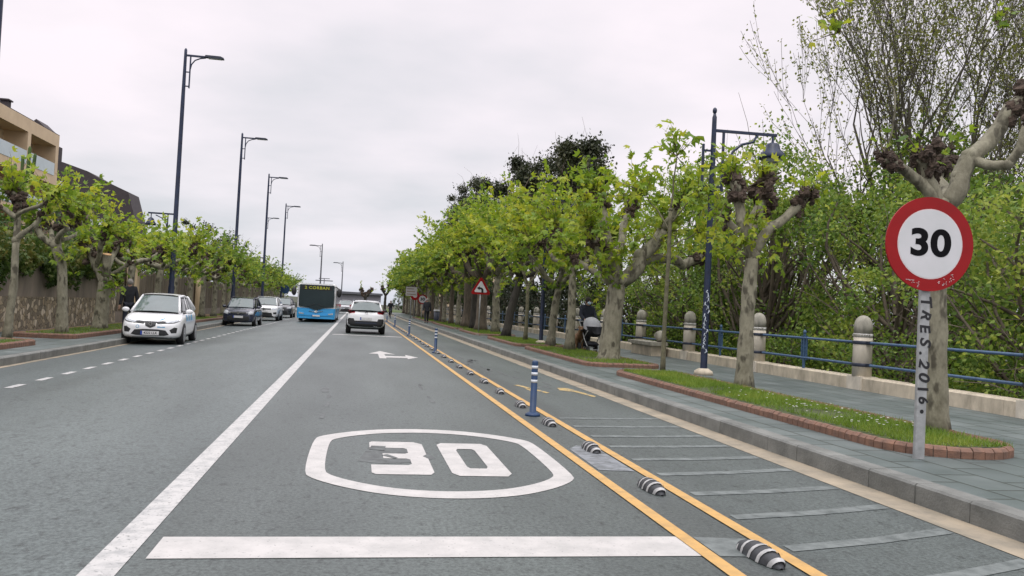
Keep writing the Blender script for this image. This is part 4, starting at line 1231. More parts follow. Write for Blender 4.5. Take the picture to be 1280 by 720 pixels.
# nearest: bare knuckles, behind the big sign
Y1 = 8.82
b1 = P(1172, 546, Y1)
plane_tree('plane_tree', 'nearest pollarded plane with almost bare knuckles, behind the big speed sign', b1,
    [b1, P(1170, 440, Y1), P(1172, 340, Y1), P(1176, 258, Y1)],
    [([P(1176, 262, Y1), P(1150, 228, Y1), P(1106, 196, Y1 - .1)], .085, .06, .1, 2),
     ([P(1174, 262, Y1), P(1160, 225, Y1), P(1150, 196, Y1)], .085, .075, .14, 3),
     ([P(1178, 258, Y1), P(1172, 225, Y1 + .5), P(1180, 194, Y1 + .6)], .075, .07, .14, 2),
     ([P(1182, 258, Y1), P(1200, 222, Y1), P(1213, 196, Y1), P(1250, 160, Y1), P(1288, 122, Y1 - .1)], .115, .085, .15, 4),
     ([P(1213, 200, Y1), P(1236, 206, Y1 - .2), P(1262, 206, Y1 - .4), P(1282, 168, Y1 - .5), P(1290, 140, Y1 - .5)], .06, .055, .09, 2),
     ([P(1108, 190, Y1), P(1118, 110, Y1 - .1), P(1098, 42, Y1 - .2), P(1050, 40, Y1 - .25)], .011, .005, 0, 6),
     ([P(1288, 112, Y1), P(1296, 60, Y1), P(1275, 28, Y1), P(1245, 30, Y1)], .011, .005, 0, 6)],
    .125, 11, GR, 1, .18, .4, .1, 12, extra=[(P(1188, 186, Y1), 5, .12, .26, .9, .7)])
# two long leafy shoots that hang into the top of the picture belong to that tree's near side
Y2 = 14.18
b2 = P(930, 488, Y2)
plane_tree('plane_tree', 'pollarded plane with big dark knuckles and few leaves beside the bell lamp', b2,
    [b2, P(932, 430, Y2), P(936, 370, Y2), P(940, 318, Y2)],
    [([P(938, 322, Y2), P(926, 275, Y2), P(918, 225, Y2)], .1, .1, .16, 18),
     ([P(941, 318, Y2), P(945, 270, Y2 + .2), P(957, 228, Y2 + .2)], .1, .12, .24, 18),
     ([P(942, 318, Y2), P(962, 284, Y2), P(1008, 242, Y2)], .1, .085, .16, 11),
     ([P(936, 318, Y2), P(925, 290, Y2 + .5), P(905, 262, Y2 + .8)], .07, .06, .12, 10)],
    .15, 12, GR, 1, .25, .75, .125, 11, extra=[(P(930, 300, Y2), 18, .15, .5, 1, -.1), (P(945, 270, Y2 - .2), 12, .15, .5, 1, .1), (P(965, 318, Y2), 9, .15, .45, 1, -.2), (P(900, 270, Y2), 10, .2, .7, 1, .2)])
Y3 = 17.48
b3 = P(828, 468, Y3)
plane_tree('young_tree', 'slender sapling with a straight thin trunk at the left end of the nearest bed', b3,
    [b3, P(831, 400, Y3), P(836, 320, Y3), P(838, 262, Y3)],
    [([P(838, 262, Y3), P(842, 225, Y3), P(846, 195, Y3)], .025, .012, 0, 10), ([P(837, 290, Y3), P(822, 262, Y3 + .3), P(808, 240, Y3 + .4)], .02, .01, 0, 9),
     ([P(838, 280, Y3), P(858, 255, Y3 - .3), P(874, 246, Y3 - .4)], .02, .01, 0, 9), ([P(836, 310, Y3), P(852, 300, Y3), P(870, 290, Y3)], .015, .01, 0, 7)],
    .05, 13, None, 1, .4, 1.1, .17, 10, lift=.5, bark='bark_young')
Y4 = 21.18
b4 = P(760, 453, Y4)
plane_tree('plane_tree', 'thickest plane tree, its stout trunk forking low behind the pram', b4,
    [b4, P(763, 420, Y4), P(768, 380, Y4), P(773, 350, Y4)],
    [([P(776, 352, Y4), P(800, 320, Y4), P(829, 288, Y4)], .21, .17, .14, 22),
     ([P(776, 352, Y4), P(805, 325, Y4 + .4), P(853, 332, Y4 + .8), P(878, 322, Y4 + 1)], .15, .12, .17, 18),
     ([P(772, 350, Y4), P(766, 318, Y4), P(754, 268, Y4), P(746, 246, Y4)], .15, .1, .19, 24),
     ([P(768, 352, Y4), P(752, 330, Y4 - .3), P(738, 290, Y4 - .4)], .13, .1, .2, 22),
     ([P(771, 352, Y4), P(778, 300, Y4 + .8), P(790, 255, Y4 + 1.2)], .12, .09, .17, 24),
     ([P(770, 352, Y4), P(750, 345, Y4 + 1), P(715, 320, Y4 + 1.6)], .1, .08, .14, 18),
     ([P(829, 290, Y4), P(842, 270, Y4 - .3), P(852, 250, Y4 - .5)], .1, .07, .12, 20)],
    .285, 14, GR, 1, .6, 1.7, .15, 12, extra=[(P(752, 325, Y4 - .5), 12, .3, .8, 1, .1), (P(778, 318, Y4 - .4), 12, .3, .8, 1, .2), (P(800, 285, Y4 - .3), 12, .3, .9, 1, .3), (P(758, 345, Y4 - .4), 7, .2, .6, 1, .0), (P(815, 318, Y4 + .3), 8, .2, .6, 1, .1)])

def row_tree(label, x, y, z, seed, tr=.16, th=2.5, kz=3.7, reach=1.4, nl=5, ns=22, lmin=.8, lmax=2.2, lean=(0, 0), leaf='leaf_plane', group=GR, bark='bark', size=.165, per_m=10, kn=.17, name='plane_tree', lift=.9, shoot_r=.012):
    rng = np.random.default_rng(seed)
    base = (x, y, z)
    top = (x + lean[0], y + lean[1], z + th)
    mid = (x + lean[0] * .4 + rng.uniform(-.06, .06), y + lean[1] * .4, z + th * .5)
    limbs = auto_limbs(top, z + kz, reach, nl, rng, tr, kn, ns, rng.uniform(0, 6))
    ex = [((top[0], top[1], z + kz - .2), 16, .5, 1.4, 1.1, .1), ((top[0], top[1], z + th + .1), 9, .4, 1.1, 1.1, -.1)] if tr > .1 and x > 0 else None
    return plane_tree(name, label, base, [base, mid, top], limbs, tr, seed, group, 1, lmin, lmax, size, per_m, leaf, bark=bark, lift=lift, shoot_r=shoot_r, extra=ex)

t5 = row_tree('slim plane tree between the pram and the blue lamp post, with a knotted head', 6.63, 25.4, zb, 21, .15, 2.55, 3.6, 1.2, 4, 20, .8, 2.4)
t6 = row_tree('pale plane trunk leaning right just beside the half hidden lamp post', 6.78, 28.6, zb, 22, .15, 2.1, 3.5, 1.4, 5, 22, .9, 2.6, (.2, 0))
row_tree('thin knobbly sapling in front of the dark leaning trunk', 6.62, 32.3, zb, 23, .08, 2.2, 3.2, .6, 3, 12, .6, 1.5, name='young_tree', kn=.06, group=None, bark='bark_young')
row_tree('dark trunked tree leaning right in the third bed', 6.5, 36.0, zb, 24, .2, 2.6, 4.2, 1.5, 5, 24, .9, 3.0, (.55, 0), bark='bark_dark')
row_tree('pale straight plane trunk right of the triangular sign', 6.85, 40.9, zb, 25, .22, 2.8, 4.2, 1.5, 5, 26, 1.0, 3.0)
row_tree('stout scaly plane trunk directly behind the triangular sign post', 6.45, 43.2, zb, 26, .3, 2.8, 4.4, 1.5, 5, 26, 1.0, 3.0, bark='bark_brown')
row_tree('thin blackish trunk just left of the triangular sign', 6.55, 47.0, zb, 27, .18, 2.8, 4.4, 1.4, 5, 24, 1.0, 2.8, bark='bark_dark')
row_tree('broad grey brown trunk second to the left of the triangular sign', 6.5, 49.6, zb, 28, .27, 2.8, 4.3, 1.5, 5, 26, 1.0, 2.8, bark='bark_brown')
FAR = 'slim plane tree among the close set far trunks of the right row'
FG = 'far plane trees of the right row'
far_tree = row_tree(FAR, 6.5, 53.4, zb, 29, .17, 2.7, 4.0, 1.4, 5, 26, 1.0, 2.4, group=FG, leaf='leaf_plane_far', size=.22, per_m=8)
far_tree2 = row_tree(FAR, 6.45, 57.2, zb, 30, .17, 2.8, 3.8, 1.5, 5, 26, .9, 2.3, group=FG, leaf='leaf_plane_far', bark='bark_brown', size=.22, per_m=8)
rr = random.Random(77)
for k in range(17):
    y = 60.5 + 3.6 * k + rr.uniform(-.5, .5)
    s_ = rr.uniform(.9, 1.08) * (1.0 if y < 80 else .98)
    copy_tree((far_tree, far_tree2)[k % 2], (6.4 + rr.uniform(-.12, .12), y, zb), rr.uniform(0, 6.28), FAR, FG, scale=s_)
t = plane_tree('pollard_tree', 'bare pollard with two black knuckles standing alone at the end of the street', (1.3, 141, .5), [(1.3, 141, .5), (1.3, 141, 1.6), (1.35, 141, 2.2)],
    [([(1.35, 141, 2.2), (.9, 141, 2.9), (.6, 141, 3.6)], .2, .2, .42, 3), ([(1.35, 141, 2.2), (1.8, 141, 2.9), (2.2, 141, 3.5)], .2, .2, .4, 3)], .25, 40, None, 1, .6, 1.5, .2, 5, bark='bark_dark')
plane_tree('pollard_tree', 'bare dark pollard against the sky where the right row of trees begins', (3.9, 119, .17), [(3.9, 119, .17), (3.9, 119, 1.6), (3.95, 119, 2.6)],
    [([(3.95, 119, 2.6), (3.6, 119, 3.2), (3.4, 119, 3.9)], .16, .16, .3, 4), ([(3.95, 119, 2.6), (4.3, 119, 3.2), (4.4, 119, 4.2)], .16, .16, .3, 4)], .2, 41, None, 1, .5, 1.3, .2, 5, bark='bark_dark')

# left row
GLT = 'pollarded plane trees along the left pavement'
zl = SWL + .09
YA = 22.03
a0 = P(8, 427, YA)
plane_tree('plane_tree', 'thin pale plane at the left edge of the photo, one limb reaching right', a0,
    [a0, P(17, 360, YA), P(20, 300, YA)],
    [([P(20, 300, YA), P(36, 288, YA), P(56, 262, YA)], .075, .055, .1, 12), ([P(20, 300, YA), P(22, 262, YA + .2), P(17, 240, YA + .2)], .08, .07, .17, 26),
     ([P(20, 272, YA), P(8, 262, YA), P(-14, 252, YA)], .06, .05, .12, 18), ([P(21, 270, YA), P(48, 258, YA - .5), P(66, 242, YA - .7)], .05, .04, .1, 14)],
    .1, 51, GLT, 1, .4, 1.1, .145, 10, lift=.6)
YB = 25.53
a1 = P(77, 420, YB)
plane_tree('plane_tree', 'pale plane second from the left edge, standing at the end of its bed', a1,
    [a1, P(78, 372, YB), P(77, 330, YB), P(70, 306, YB)],
    [([P(70, 306, YB), P(52, 296, YB), P(47, 280, YB)], .1, .07, .1, 16), ([P(68, 304, YB), P(64, 288, YB + .3), P(60, 274, YB + .3)], .08, .06, .1, 18),
     ([P(72, 306, YB), P(76, 288, YB), P(92, 272, YB)], .09, .08, .19, 26), ([P(72, 306, YB), P(84, 286, YB - .6), P(82, 262, YB - .8)], .08, .06, .14, 22),
     ([P(76, 300, YB), P(100, 290, YB + .8), P(104, 264, YB + 1)], .06, .05, .12, 18)],
    .155, 52, GLT, 1, .5, 1.35, .15, 9, lift=.7, extra=[(P(85, 322, YB - .2), 6, .2, .6, 1, -.1)])
YC = 29.4
a2 = P(124, 414, YC)
plane_tree('plane_tree', 'stout pale plane with a sawn orange stub, just left of the white hatchback', a2,
    [a2, P(128, 380, YC), P(131, 350, YC)],
    [([P(129, 352, YC), P(119, 332, YC), P(110, 306, YC)], .15, .12, .2, 26), ([P(128, 345, YC), P(140, 322, YC + .8), P(150, 300, YC + 1)], .09, .08, .17, 26),
     ([P(120, 335, YC), P(126, 310, YC - .5), P(134, 290, YC - .8)], .09, .08, .17, 24), ([P(131, 345, YC), P(152, 335, YC), P(166, 318, YC)], .06, .05, .12, 20)],
    .24, 53, GLT, 1, .5, 1.4, .15, 9, lift=.6, extra=[(P(142, 350, YC - .3), 12, .25, .7, 1, -.3)],
    cut=(P(131, 352, YC), P(134, 318, YC - .25), .155))
row_tree('plane trunk just behind the roof of the white hatchback, left of the blue lamp', -8.25, 32.9, zl, 54, .16, 2.3, 3.0, 1.3, 5, 20, .5, 1.3, group=GLT, lift=.6)
row_tree('plane trunk leaning right immediately left of the tallest blue lamp', -8.25, 36.4, zl, 55, .15, 2.3, 3.0, 1.3, 5, 20, .5, 1.3, (.25, 0), group=GLT, lift=.6)
lt = row_tree('plane tree with a spread head right of the tallest blue lamp', -8.4, 41.0, zl, 56, .15, 2.3, 3.1, 1.4, 5, 22, .6, 1.6, group=GLT, leaf='leaf_plane_far', size=.17, per_m=8, lift=.6)
lt2 = row_tree('plane tree over the dark blue hatchback on the left', -8.45, 45.0, zl, 57, .15, 2.3, 3.0, 1.3, 5, 22, .6, 1.6, group=GLT, leaf='leaf_plane_far', size=.17, per_m=8, lift=.6)
rr = random.Random(5)
for k in range(16):
    y = 49 + 3.95 * k + rr.uniform(-.4, .4)
    copy_tree((lt, lt2)[k % 2], (-8.25 + dl(y) + rr.uniform(-.1, .1), y, zl), rr.uniform(0, 6.28), 'slim plane tree in the far run of the left row', 'far plane trees of the left row', scale=rr.uniform(.9, 1.08))

# ivy over the left wall, garden trees behind it
def ivy(label, y0, y1, seed, n=2600):
    rng = np.random.default_rng(seed)
    t = thing('ivy', label, 'climbing plant', (-10.2, (y0 + y1) / 2, 2.4), 0, 'creepers hanging over the left wall')
    yy_ = rng.uniform(y0, y1, n) - (y0 + y1) / 2
    lob = .55 + .45 * np.sin(yy_ * 2.1 + seed) * np.sin(yy_ * .9 + 1)
    z = np.where(rng.random(n) < .55, -rng.random(n) ** 1.3 * (1.1 * lob), rng.random(n) * .7)
    x = np.where(z < .05, rng.uniform(.02, .28, n), rng.uniform(-.7, .25, n))
    V = leaf_arrays(np.stack([x, yy_, z], 1), rng.uniform(.08, .17, n), rng, PALM, np.tile([.5, 0, -.5], (n, 1)), .2, .4)
    w = MB('twig')
    for _ in range(24):
        yq = rng.uniform(y0, y1) - (y0 + y1) / 2
        w.tube([(-.3, yq, .1), (.06, yq + .1, .05), (.08, yq + rng.uniform(-.3, .3), -.6)], .012, 4)
    link('foliage', leaf_mesh('foliage', [V], 'leaf_ivy', w), t)
ivy('yellowish creeper on the wall behind the two leftmost planes', 25.5, 32, 61)
ivy('green creeper hanging behind the stout plane with the sawn stub', 32.2, 38.4, 62)
ivy('creeper on the wall top at the left edge of the photo', 19, 25.2, 63, 1800)
GT = 'garden trees behind the left wall'
g1 = clump_tree('garden_tree', 'leafy garden shrub tree rising over the wall at the left edge', (-12.6, 28, .9), 4.6, 2.0, 71, 'leaf_mid', 46, 60, .15, .2, group=GT)
g2 = clump_tree('garden_tree', 'dark garden tree behind the wall below the dark roofed house', (-12.8, 36, .9), 4.2, 2.0, 72, 'leaf_mid', 46, 60, .15, .2, group=GT)
for i, (x, y, s_, lb) in enumerate(((-13, 42.5, .85, 'garden tree behind the fence left of the tallest lamp'), (-12.6, 49, .9, 'garden tree behind the fence right of the tallest lamp'), (-12.5, 56, .95, 'garden tree behind the fence above the dark blue hatchback'), (-12.4, 63, .95, 'garden tree behind the fence above the white crossover'))):
    copy_tree((g1, g2)[i % 2], (x, y, .6), i * 1.7, lb, GT, scale=s_)
d1 = clump_tree('evergreen_tree', 'dark evergreen crown standing above the left row behind the second tall lamp', (-13.8, 77, .6), 7.6, 2.6, 73, 'leaf_dark', 60, 90, .2, .2, group='dark trees behind the left row')
clump_tree('bare_tree', 'thin twiggy tree beside the dark evergreen crown on the left', (-11.9, 83, .6), 7.0, 1.9, 74, 'leaf_mid', 30, 16, .18, .35, nbr=30)
for k in range(5):
    copy_tree(d1, (-12.5 - .2 * k, 90 + 9 * k, .3), k * 1.3, 'dark evergreen in the far background behind the left row', 'far dark trees behind the left row', scale=.72 - .03 * k)
# tall cactus-like euphorbia in front of the balconies
cp = at(27, 215, 40)
t = thing('column_cactus', 'tall columnar cactus in front of the cream balconies', 'cactus', (cp.x, 40, .9))
b = MB('leaf_mid')
for dx, dz, h in ((0, 0, 6.3), (-.28, 4.4, 5.9), (.24, 4.7, 6.7), (.46, 5.0, 6.4), (-.5, 4.9, 5.7)):
    b.tube([(0, 0, dz), (dx * .8, 0, dz + .3), (dx, 0, dz + .7), (dx * 1.05, .05, h - .1), (dx * 1.05, .05, h)], [.06, .075, .075, .07, .03], 7)
b.build('stems', t)

# park behind the right railing
WG = 'light green trees below the railing'
w1 = clump_tree('park_tree', 'light green park tree behind the railing right of the big sign', (13.0, 13.2, -1.5), 6.4, 2.5, 81, 'leaf_wood', 125, 120, .115, .05, .15, group=WG, cl=.5, nbr=60)
w2 = clump_tree('park_tree', 'light green park tree behind the stone post left of the big sign', (13.8, 19.5, -2.0), 7.4, 2.8, 82, 'leaf_wood', 140, 120, .12, .05, .17, group=WG, cl=.5, nbr=64)
w3 = clump_tree('park_tree', 'open light green park tree with slanting dark limbs behind the bell lamp', (13.2, 25.0, -2.0), 9.6, 3.0, 83, 'leaf_wood', 130, 110, .13, .08, .18, group=WG, cl=.55, nbr=60, lean=(-.6, 0))
pk = [(w1, 15.6, 9.6, -2.2, 1.05, 'park tree at the far right edge below the bare knuckled limb'), (w2, 17.4, 15.2, -2.9, 1.25, 'park tree behind and right of the big speed sign'), (w3, 18.0, 23, -3.2, 1.2, 'park tree in the second rank behind the first stone posts'),
      (w1, 12.6, 29.5, -1.3, 1.0, 'park tree behind the stone bench'), (w2, 16.0, 29, -3, 1.4, 'park tree in the second rank behind the stone bench'), (w3, 14.5, 34, -2.2, 1.1, 'park tree above the man with the pram'),
      (w1, 12.9, 37.5, -1.4, 1.0, 'park tree behind the dark leaning trunk'), (w2, 18.8, 37, -3.6, 1.2, 'park tree in the second rank above the pram'), (w3, 22.5, 27, -4.3, 1.35, 'park tree in the third rank under the tall twiggy poplar'),
      (w1, 22.5, 17.5, -4.3, 1.7, 'park tree in the third rank at the right edge'), (w2, 25, 40, -4.3, 1.2, 'park tree deep in the park behind the sapling')]
for i, (src, x, y, z, s_, lb) in enumerate(pk): copy_tree(src, (x, y, z), i * 2.1, lb, WG, scale=s_)
sh = clump_tree('shrub', 'light leafy shrub pressed behind the blue rails right of the big sign', (11.6, 9.8, -.8), 2.2, 1.3, 85, 'leaf_wood', 60, 60, .085, .0, 0, group='shrubs behind the railing', cl=.35, nbr=16, cat='shrub')
for i, (x, y, s_, lb) in enumerate(((11.7, 12.6, .95, 'shrub behind the blue rails left of the nearest stone post'), (11.8, 16.6, 1.0, 'shrub behind the rails between the first two stone posts'), (11.7, 20.8, .95, 'shrub behind the rails beside the bare knuckled plane'), (11.7, 25, .9, 'shrub behind the rails next to the stone bench'), (11.8, 29.5, .95, 'shrub behind the rails left of the stone bench'), (12.6, 6.5, 1.1, 'shrub behind the rails at the right edge of the photo'))):
    copy_tree(sh, (x, y, -.9), i * 1.4, lb, 'shrubs behind the railing', scale=s_)
dkh = clump_tree('evergreen_shrub', 'dark evergreen mass behind the rails left of the man with the pram', (12.2, 38.5, -1.2), 4.4, 1.9, 86, 'leaf_dark', 60, 75, .16, .0, .1, group='dark evergreens behind the railing', cl=.45, cat='shrub')
for i in range(12):
    copy_tree(dkh, (12.0 + .3 * (i % 2), 42.5 + 4.6 * i, -1.0), i * 1.1, 'dark evergreen mass behind the far trunks of the right row', 'far dark evergreens behind the railing', scale=1.0 + .04 * (i % 3))
# tall dark gum trees rising above the right row
EG = 'tall dark gum trees above the right row'
def gum(label, px, py, Y, r, seed):
    top = at(px, py, Y)
    return clump_tree('gum_tree', label, (top.x, Y, -1), top.z + 1.35, r, seed, 'leaf_euca', 38, 420, .22, .35, .22, 'bark_brown', EG, .8, 24, sigma=.44)
gum('tall dark gum tree, highest tufted crown behind the row', 722, 176, 49, 2.0, 91)
gum('dark gum tree second highest, left of the highest tufts', 690, 182, 57.5, 2.5, 92)
gum('dark gum tree in the middle of the dark skyline', 648, 200, 69, 3.2, 93)
gum('dark gum tree with a round crown left of the middle of the skyline', 604, 226, 84, 3.6, 94)
gum('leftmost dark gum tree overhanging the sky', 580, 246, 101, 3.4, 95)
mid = clump_tree('park_tree', 'mid green round tree behind the far right row under the gum trees', (11.5, 78, -1), 9.2, 3.2, 96, 'leaf_mid', 80, 70, .22, .1, .2, group='mid green trees behind the far right row')
for i, (x, y, s_) in enumerate(((11.2, 92, .95), (10.9, 104, .9), (10.4, 113, .82), (9.6, 122, .72), (8.4, 126, .6), (10.5, 150, .62), (15, 165, .7), (8.6, 172, .5))):
    copy_tree(mid, (x, y, -.6), i * 1.9, 'mid green tree in the far end of the right row', 'mid green trees behind the far right row', scale=s_)

# tall open poplar with upswept twigs, upper right
def poplar(label, base, h, spread, seed):
    rng = np.random.default_rng(seed)
    t = thing('poplar_tree', label, 'tree', base)
    mb = MB('twig_grey'); cs = []
    def grow(p, d, ln, r, lvl):
        pts = [p.copy()]; st = 6
        for i in range(st):
            d = d + rng.normal(size=3) * .05 + np.array([0, 0, .07]); d /= np.linalg.norm(d)
            pts.append(pts[-1] + d * ln / st)
        mb.tube(pts, [max(.007, r * (1 - .75 * i / st)) for i in range(st + 1)], 6 if lvl < 2 else 3, 0, False)
        if lvl >= 2:
            for q in range(2, st + 1):
                for _ in range(rng.integers(1, 4)): cs.append(pts[q] + rng.normal(size=3) * .07)
        if lvl < 4:
            nb = (8, 5, 5, 2)[lvl]
            for _ in range(nb):
                q = rng.integers(1 if lvl else 2, st + 1) 
                a = rng.uniform(0, 2 * math.pi); tl = rng.uniform(.32, .6)
                nd = d * math.cos(tl) + (np.array([math.cos(a), math.sin(a), 0]) * spread) * math.sin(tl)
                nd[2] = abs(nd[2]); nd /= np.linalg.norm(nd)
                grow(pts[q], nd, ln * rng.uniform(.5, .74), r * (1 - .7 * q / st) * .62 + .003, lvl + 1)
    for a in (0, 2.1, 4.2):
        grow(np.array([0, 0, h * .12]), np.array([math.cos(a) * .2, math.sin(a) * .2, 1]), h * .55, .135, 0)
    mb.tube([(0, 0, -.3), (.03, 0, h * .06), (0, 0, h * .13)], [.22, .18, .15], 8)
    mb.build('trunk', t)
    V = leaf_arrays(cs, rng.uniform(.07, .14, len(cs)), rng, OVAL, None, .4, .1)
    link('crown', leaf_mesh('crown', [V], 'leaf_poplar'), t)
poplar('tall open poplar with upswept bare twigs at the top right', (17.6, 24, -3), 17.5, 1.0, 101)
poplar('second open twiggy poplar at the right edge behind the knuckled plane', (22.5, 22, -3), 15.5, 1.0, 104)

# ================================================================== VEHICLES
def evaluated_bvh(o):
    bpy.context.view_layer.update()
    dg = bpy.context.evaluated_depsgraph_get()
    return BVHTree.FromObject(o, dg)

def car_body(parent, st, m, name='body'):
    """st: stations (y, half width, z low, z belt, crown); returns the subdivided lower body"""
    b = MB(m); n = 0
    vs_ = []
    for y, w, zl_, zb_, cr_ in st:
        H = zb_ - zl_
        half = [(w * .8, zl_), (w * .97, zl_ + .1 * H), (w, zl_ + .4 * H), (w * .985, zl_ + .72 * H), (w * .93, zb_), (w * .55, zb_ + cr_ * .75)]
        rg = [(0, zl_)] + half + [(0, zb_ + cr_)] + [(-x, z) for x, z in half[::-1]]
        n = len(rg)
        vs_ += [(x, y, z) for x, z in rg]
    k = len(st)
    fs = [(i * n + j, i * n + (j + 1) % n, (i + 1) * n + (j + 1) % n, (i + 1) * n + j) for i in range(k - 1) for j in range(n)]
    fs += [tuple(range(n))[::-1], tuple((k - 1) * n + j for j in range(n))]
    b.add(vs_, fs, 0, True)
    o = b.build(name, parent)
    md = o.modifiers.new('smooth', 'SUBSURF'); md.levels = md.render_levels = 2
    return o

def decal(parent, name, bvh, poly, m, d='front', off=.006, rings=4, thick=.0, dens=5):
    """flat patch pressed onto the body: poly in (x, z) for front, (y, z) for side"""
    pts = []
    for i in range(len(poly)):
        a, c = Vector(poly[i]), Vector(poly[(i + 1) % len(poly)])
        for q in range(dens): pts.append(a.lerp(c, q / dens))
    cen = sum(pts, Vector((0, 0))) / len(pts)
    def hit(p):
        if d == 'front':
            h = bvh.ray_cast(Vector((p.x, -3, p.y)), Vector((0, 1, 0)))
            return Vector((p.x, (h[0].y if h[0] else 0) - off, p.y))
        s_ = 1 if d == 'right' else -1
        h = bvh.ray_cast(Vector((s_ * 4, p.x, p.y)), Vector((-s_, 0, 0)))
        return Vector(((h[0].x if h[0] else s_ * .8) + s_ * off, p.x, p.y))
    b = MB(m); vs_ = [hit(cen)]; n = len(pts)
    for r in range(1, rings + 1):
        vs_ += [hit(cen.lerp(p, r / rings)) for p in pts]
    fs = [(0, 1 + i, 1 + (i + 1) % n) for i in range(n)]
    for r in range(1, rings):
        o_ = 1 + (r - 1) * n
        fs += [(o_ + i, o_ + n + i, o_ + n + (i + 1) % n, o_ + (i + 1) % n) for i in range(n)]
    b.add(vs_, fs, 0, True)
    return b.build(name, parent)

def mirror(poly): return [(-x, z) for x, z in poly][::-1]
def ell(cx_, cz_, rx, rz, n=14): return [(cx_ + rx * math.cos(2 * math.pi * i / n), cz_ + rz * math.sin(2 * math.pi * i / n)) for i in range(n)]

def wheel(parent, x, y, r, w=.2, spokes=5):
    s_ = 1 if x > 0 else -1
    b = MB('rubber'); b.lathe([(r * .68, -w / 2), (r * .93, -w / 2), (r, -w / 2 + .03), (r, w / 2 - .03), (r * .93, w / 2), (r * .68, w / 2)], n=24, axis='X')
    o = b.build('wheel', parent, (x, y, r))
    b = MB('rim_alloy', 'plastic_black')
    b.lathe([(r * .66, w / 2 - .05), (r * .66, w / 2 - .03)], n=20, axis='X', mi=1)
    b.lathe([(r * .7, w / 2 - .02), (r * .7, w / 2 + .004), (r * .62, w / 2 + .004)], n=20, axis='X')
    for k in range(spokes):
        a = 2 * math.pi * k / spokes
        ca, sa = math.cos(a), math.sin(a); q = .035
        p = [(-q * 1.2, 0), (q * 1.2, 0), (q, r * .65), (-q, r * .65)]
        vv = [(w / 2 - .01, u * ca - v * sa, u * sa + v * ca) for u, v in p] + [(w / 2 + .008, u * ca - v * sa, u * sa + v * ca) for u, v in p]
        b.add(vv, [(0, 1, 2, 3), (7, 6, 5, 4), (0, 4, 5, 1), (1, 5, 6, 2), (2, 6, 7, 3), (3, 7, 4, 0)])
    b.lathe([(.06, w / 2), (.05, w / 2 + .015)], n=12, axis='X')
    rm = b.build('rim', o)
    if s_ < 0: rm.rotation_euler = (0, 0, math.pi)
    return o

def bilerp(a, b, c, d, u, v): return a * (1 - u) * (1 - v) + b * u * (1 - v) + c * u * v + d * (1 - u) * v
def panel(parent, name, a, b, c, d, m, bulge=(0, 0, 0), n=8, inset=0.0):
    a, b, c, d = map(Vector, (a, b, c, d)); B = Vector(bulge)
    mb = MB(m); vs_ = []
    for j in range(n + 1):
        for i in range(n + 1):
            u, v = inset + (1 - 2 * inset) * i / n, inset + (1 - 2 * inset) * j / n
            vs_.append(bilerp(a, b, c, d, u, v) + B * (4 * u * (1 - u)))
    k = n + 1
    mb.add(vs_, [(j * k + i, j * k + i + 1, (j + 1) * k + i + 1, (j + 1) * k + i) for j in range(n) for i in range(n)], 0, True)
    return mb.build(name, parent)

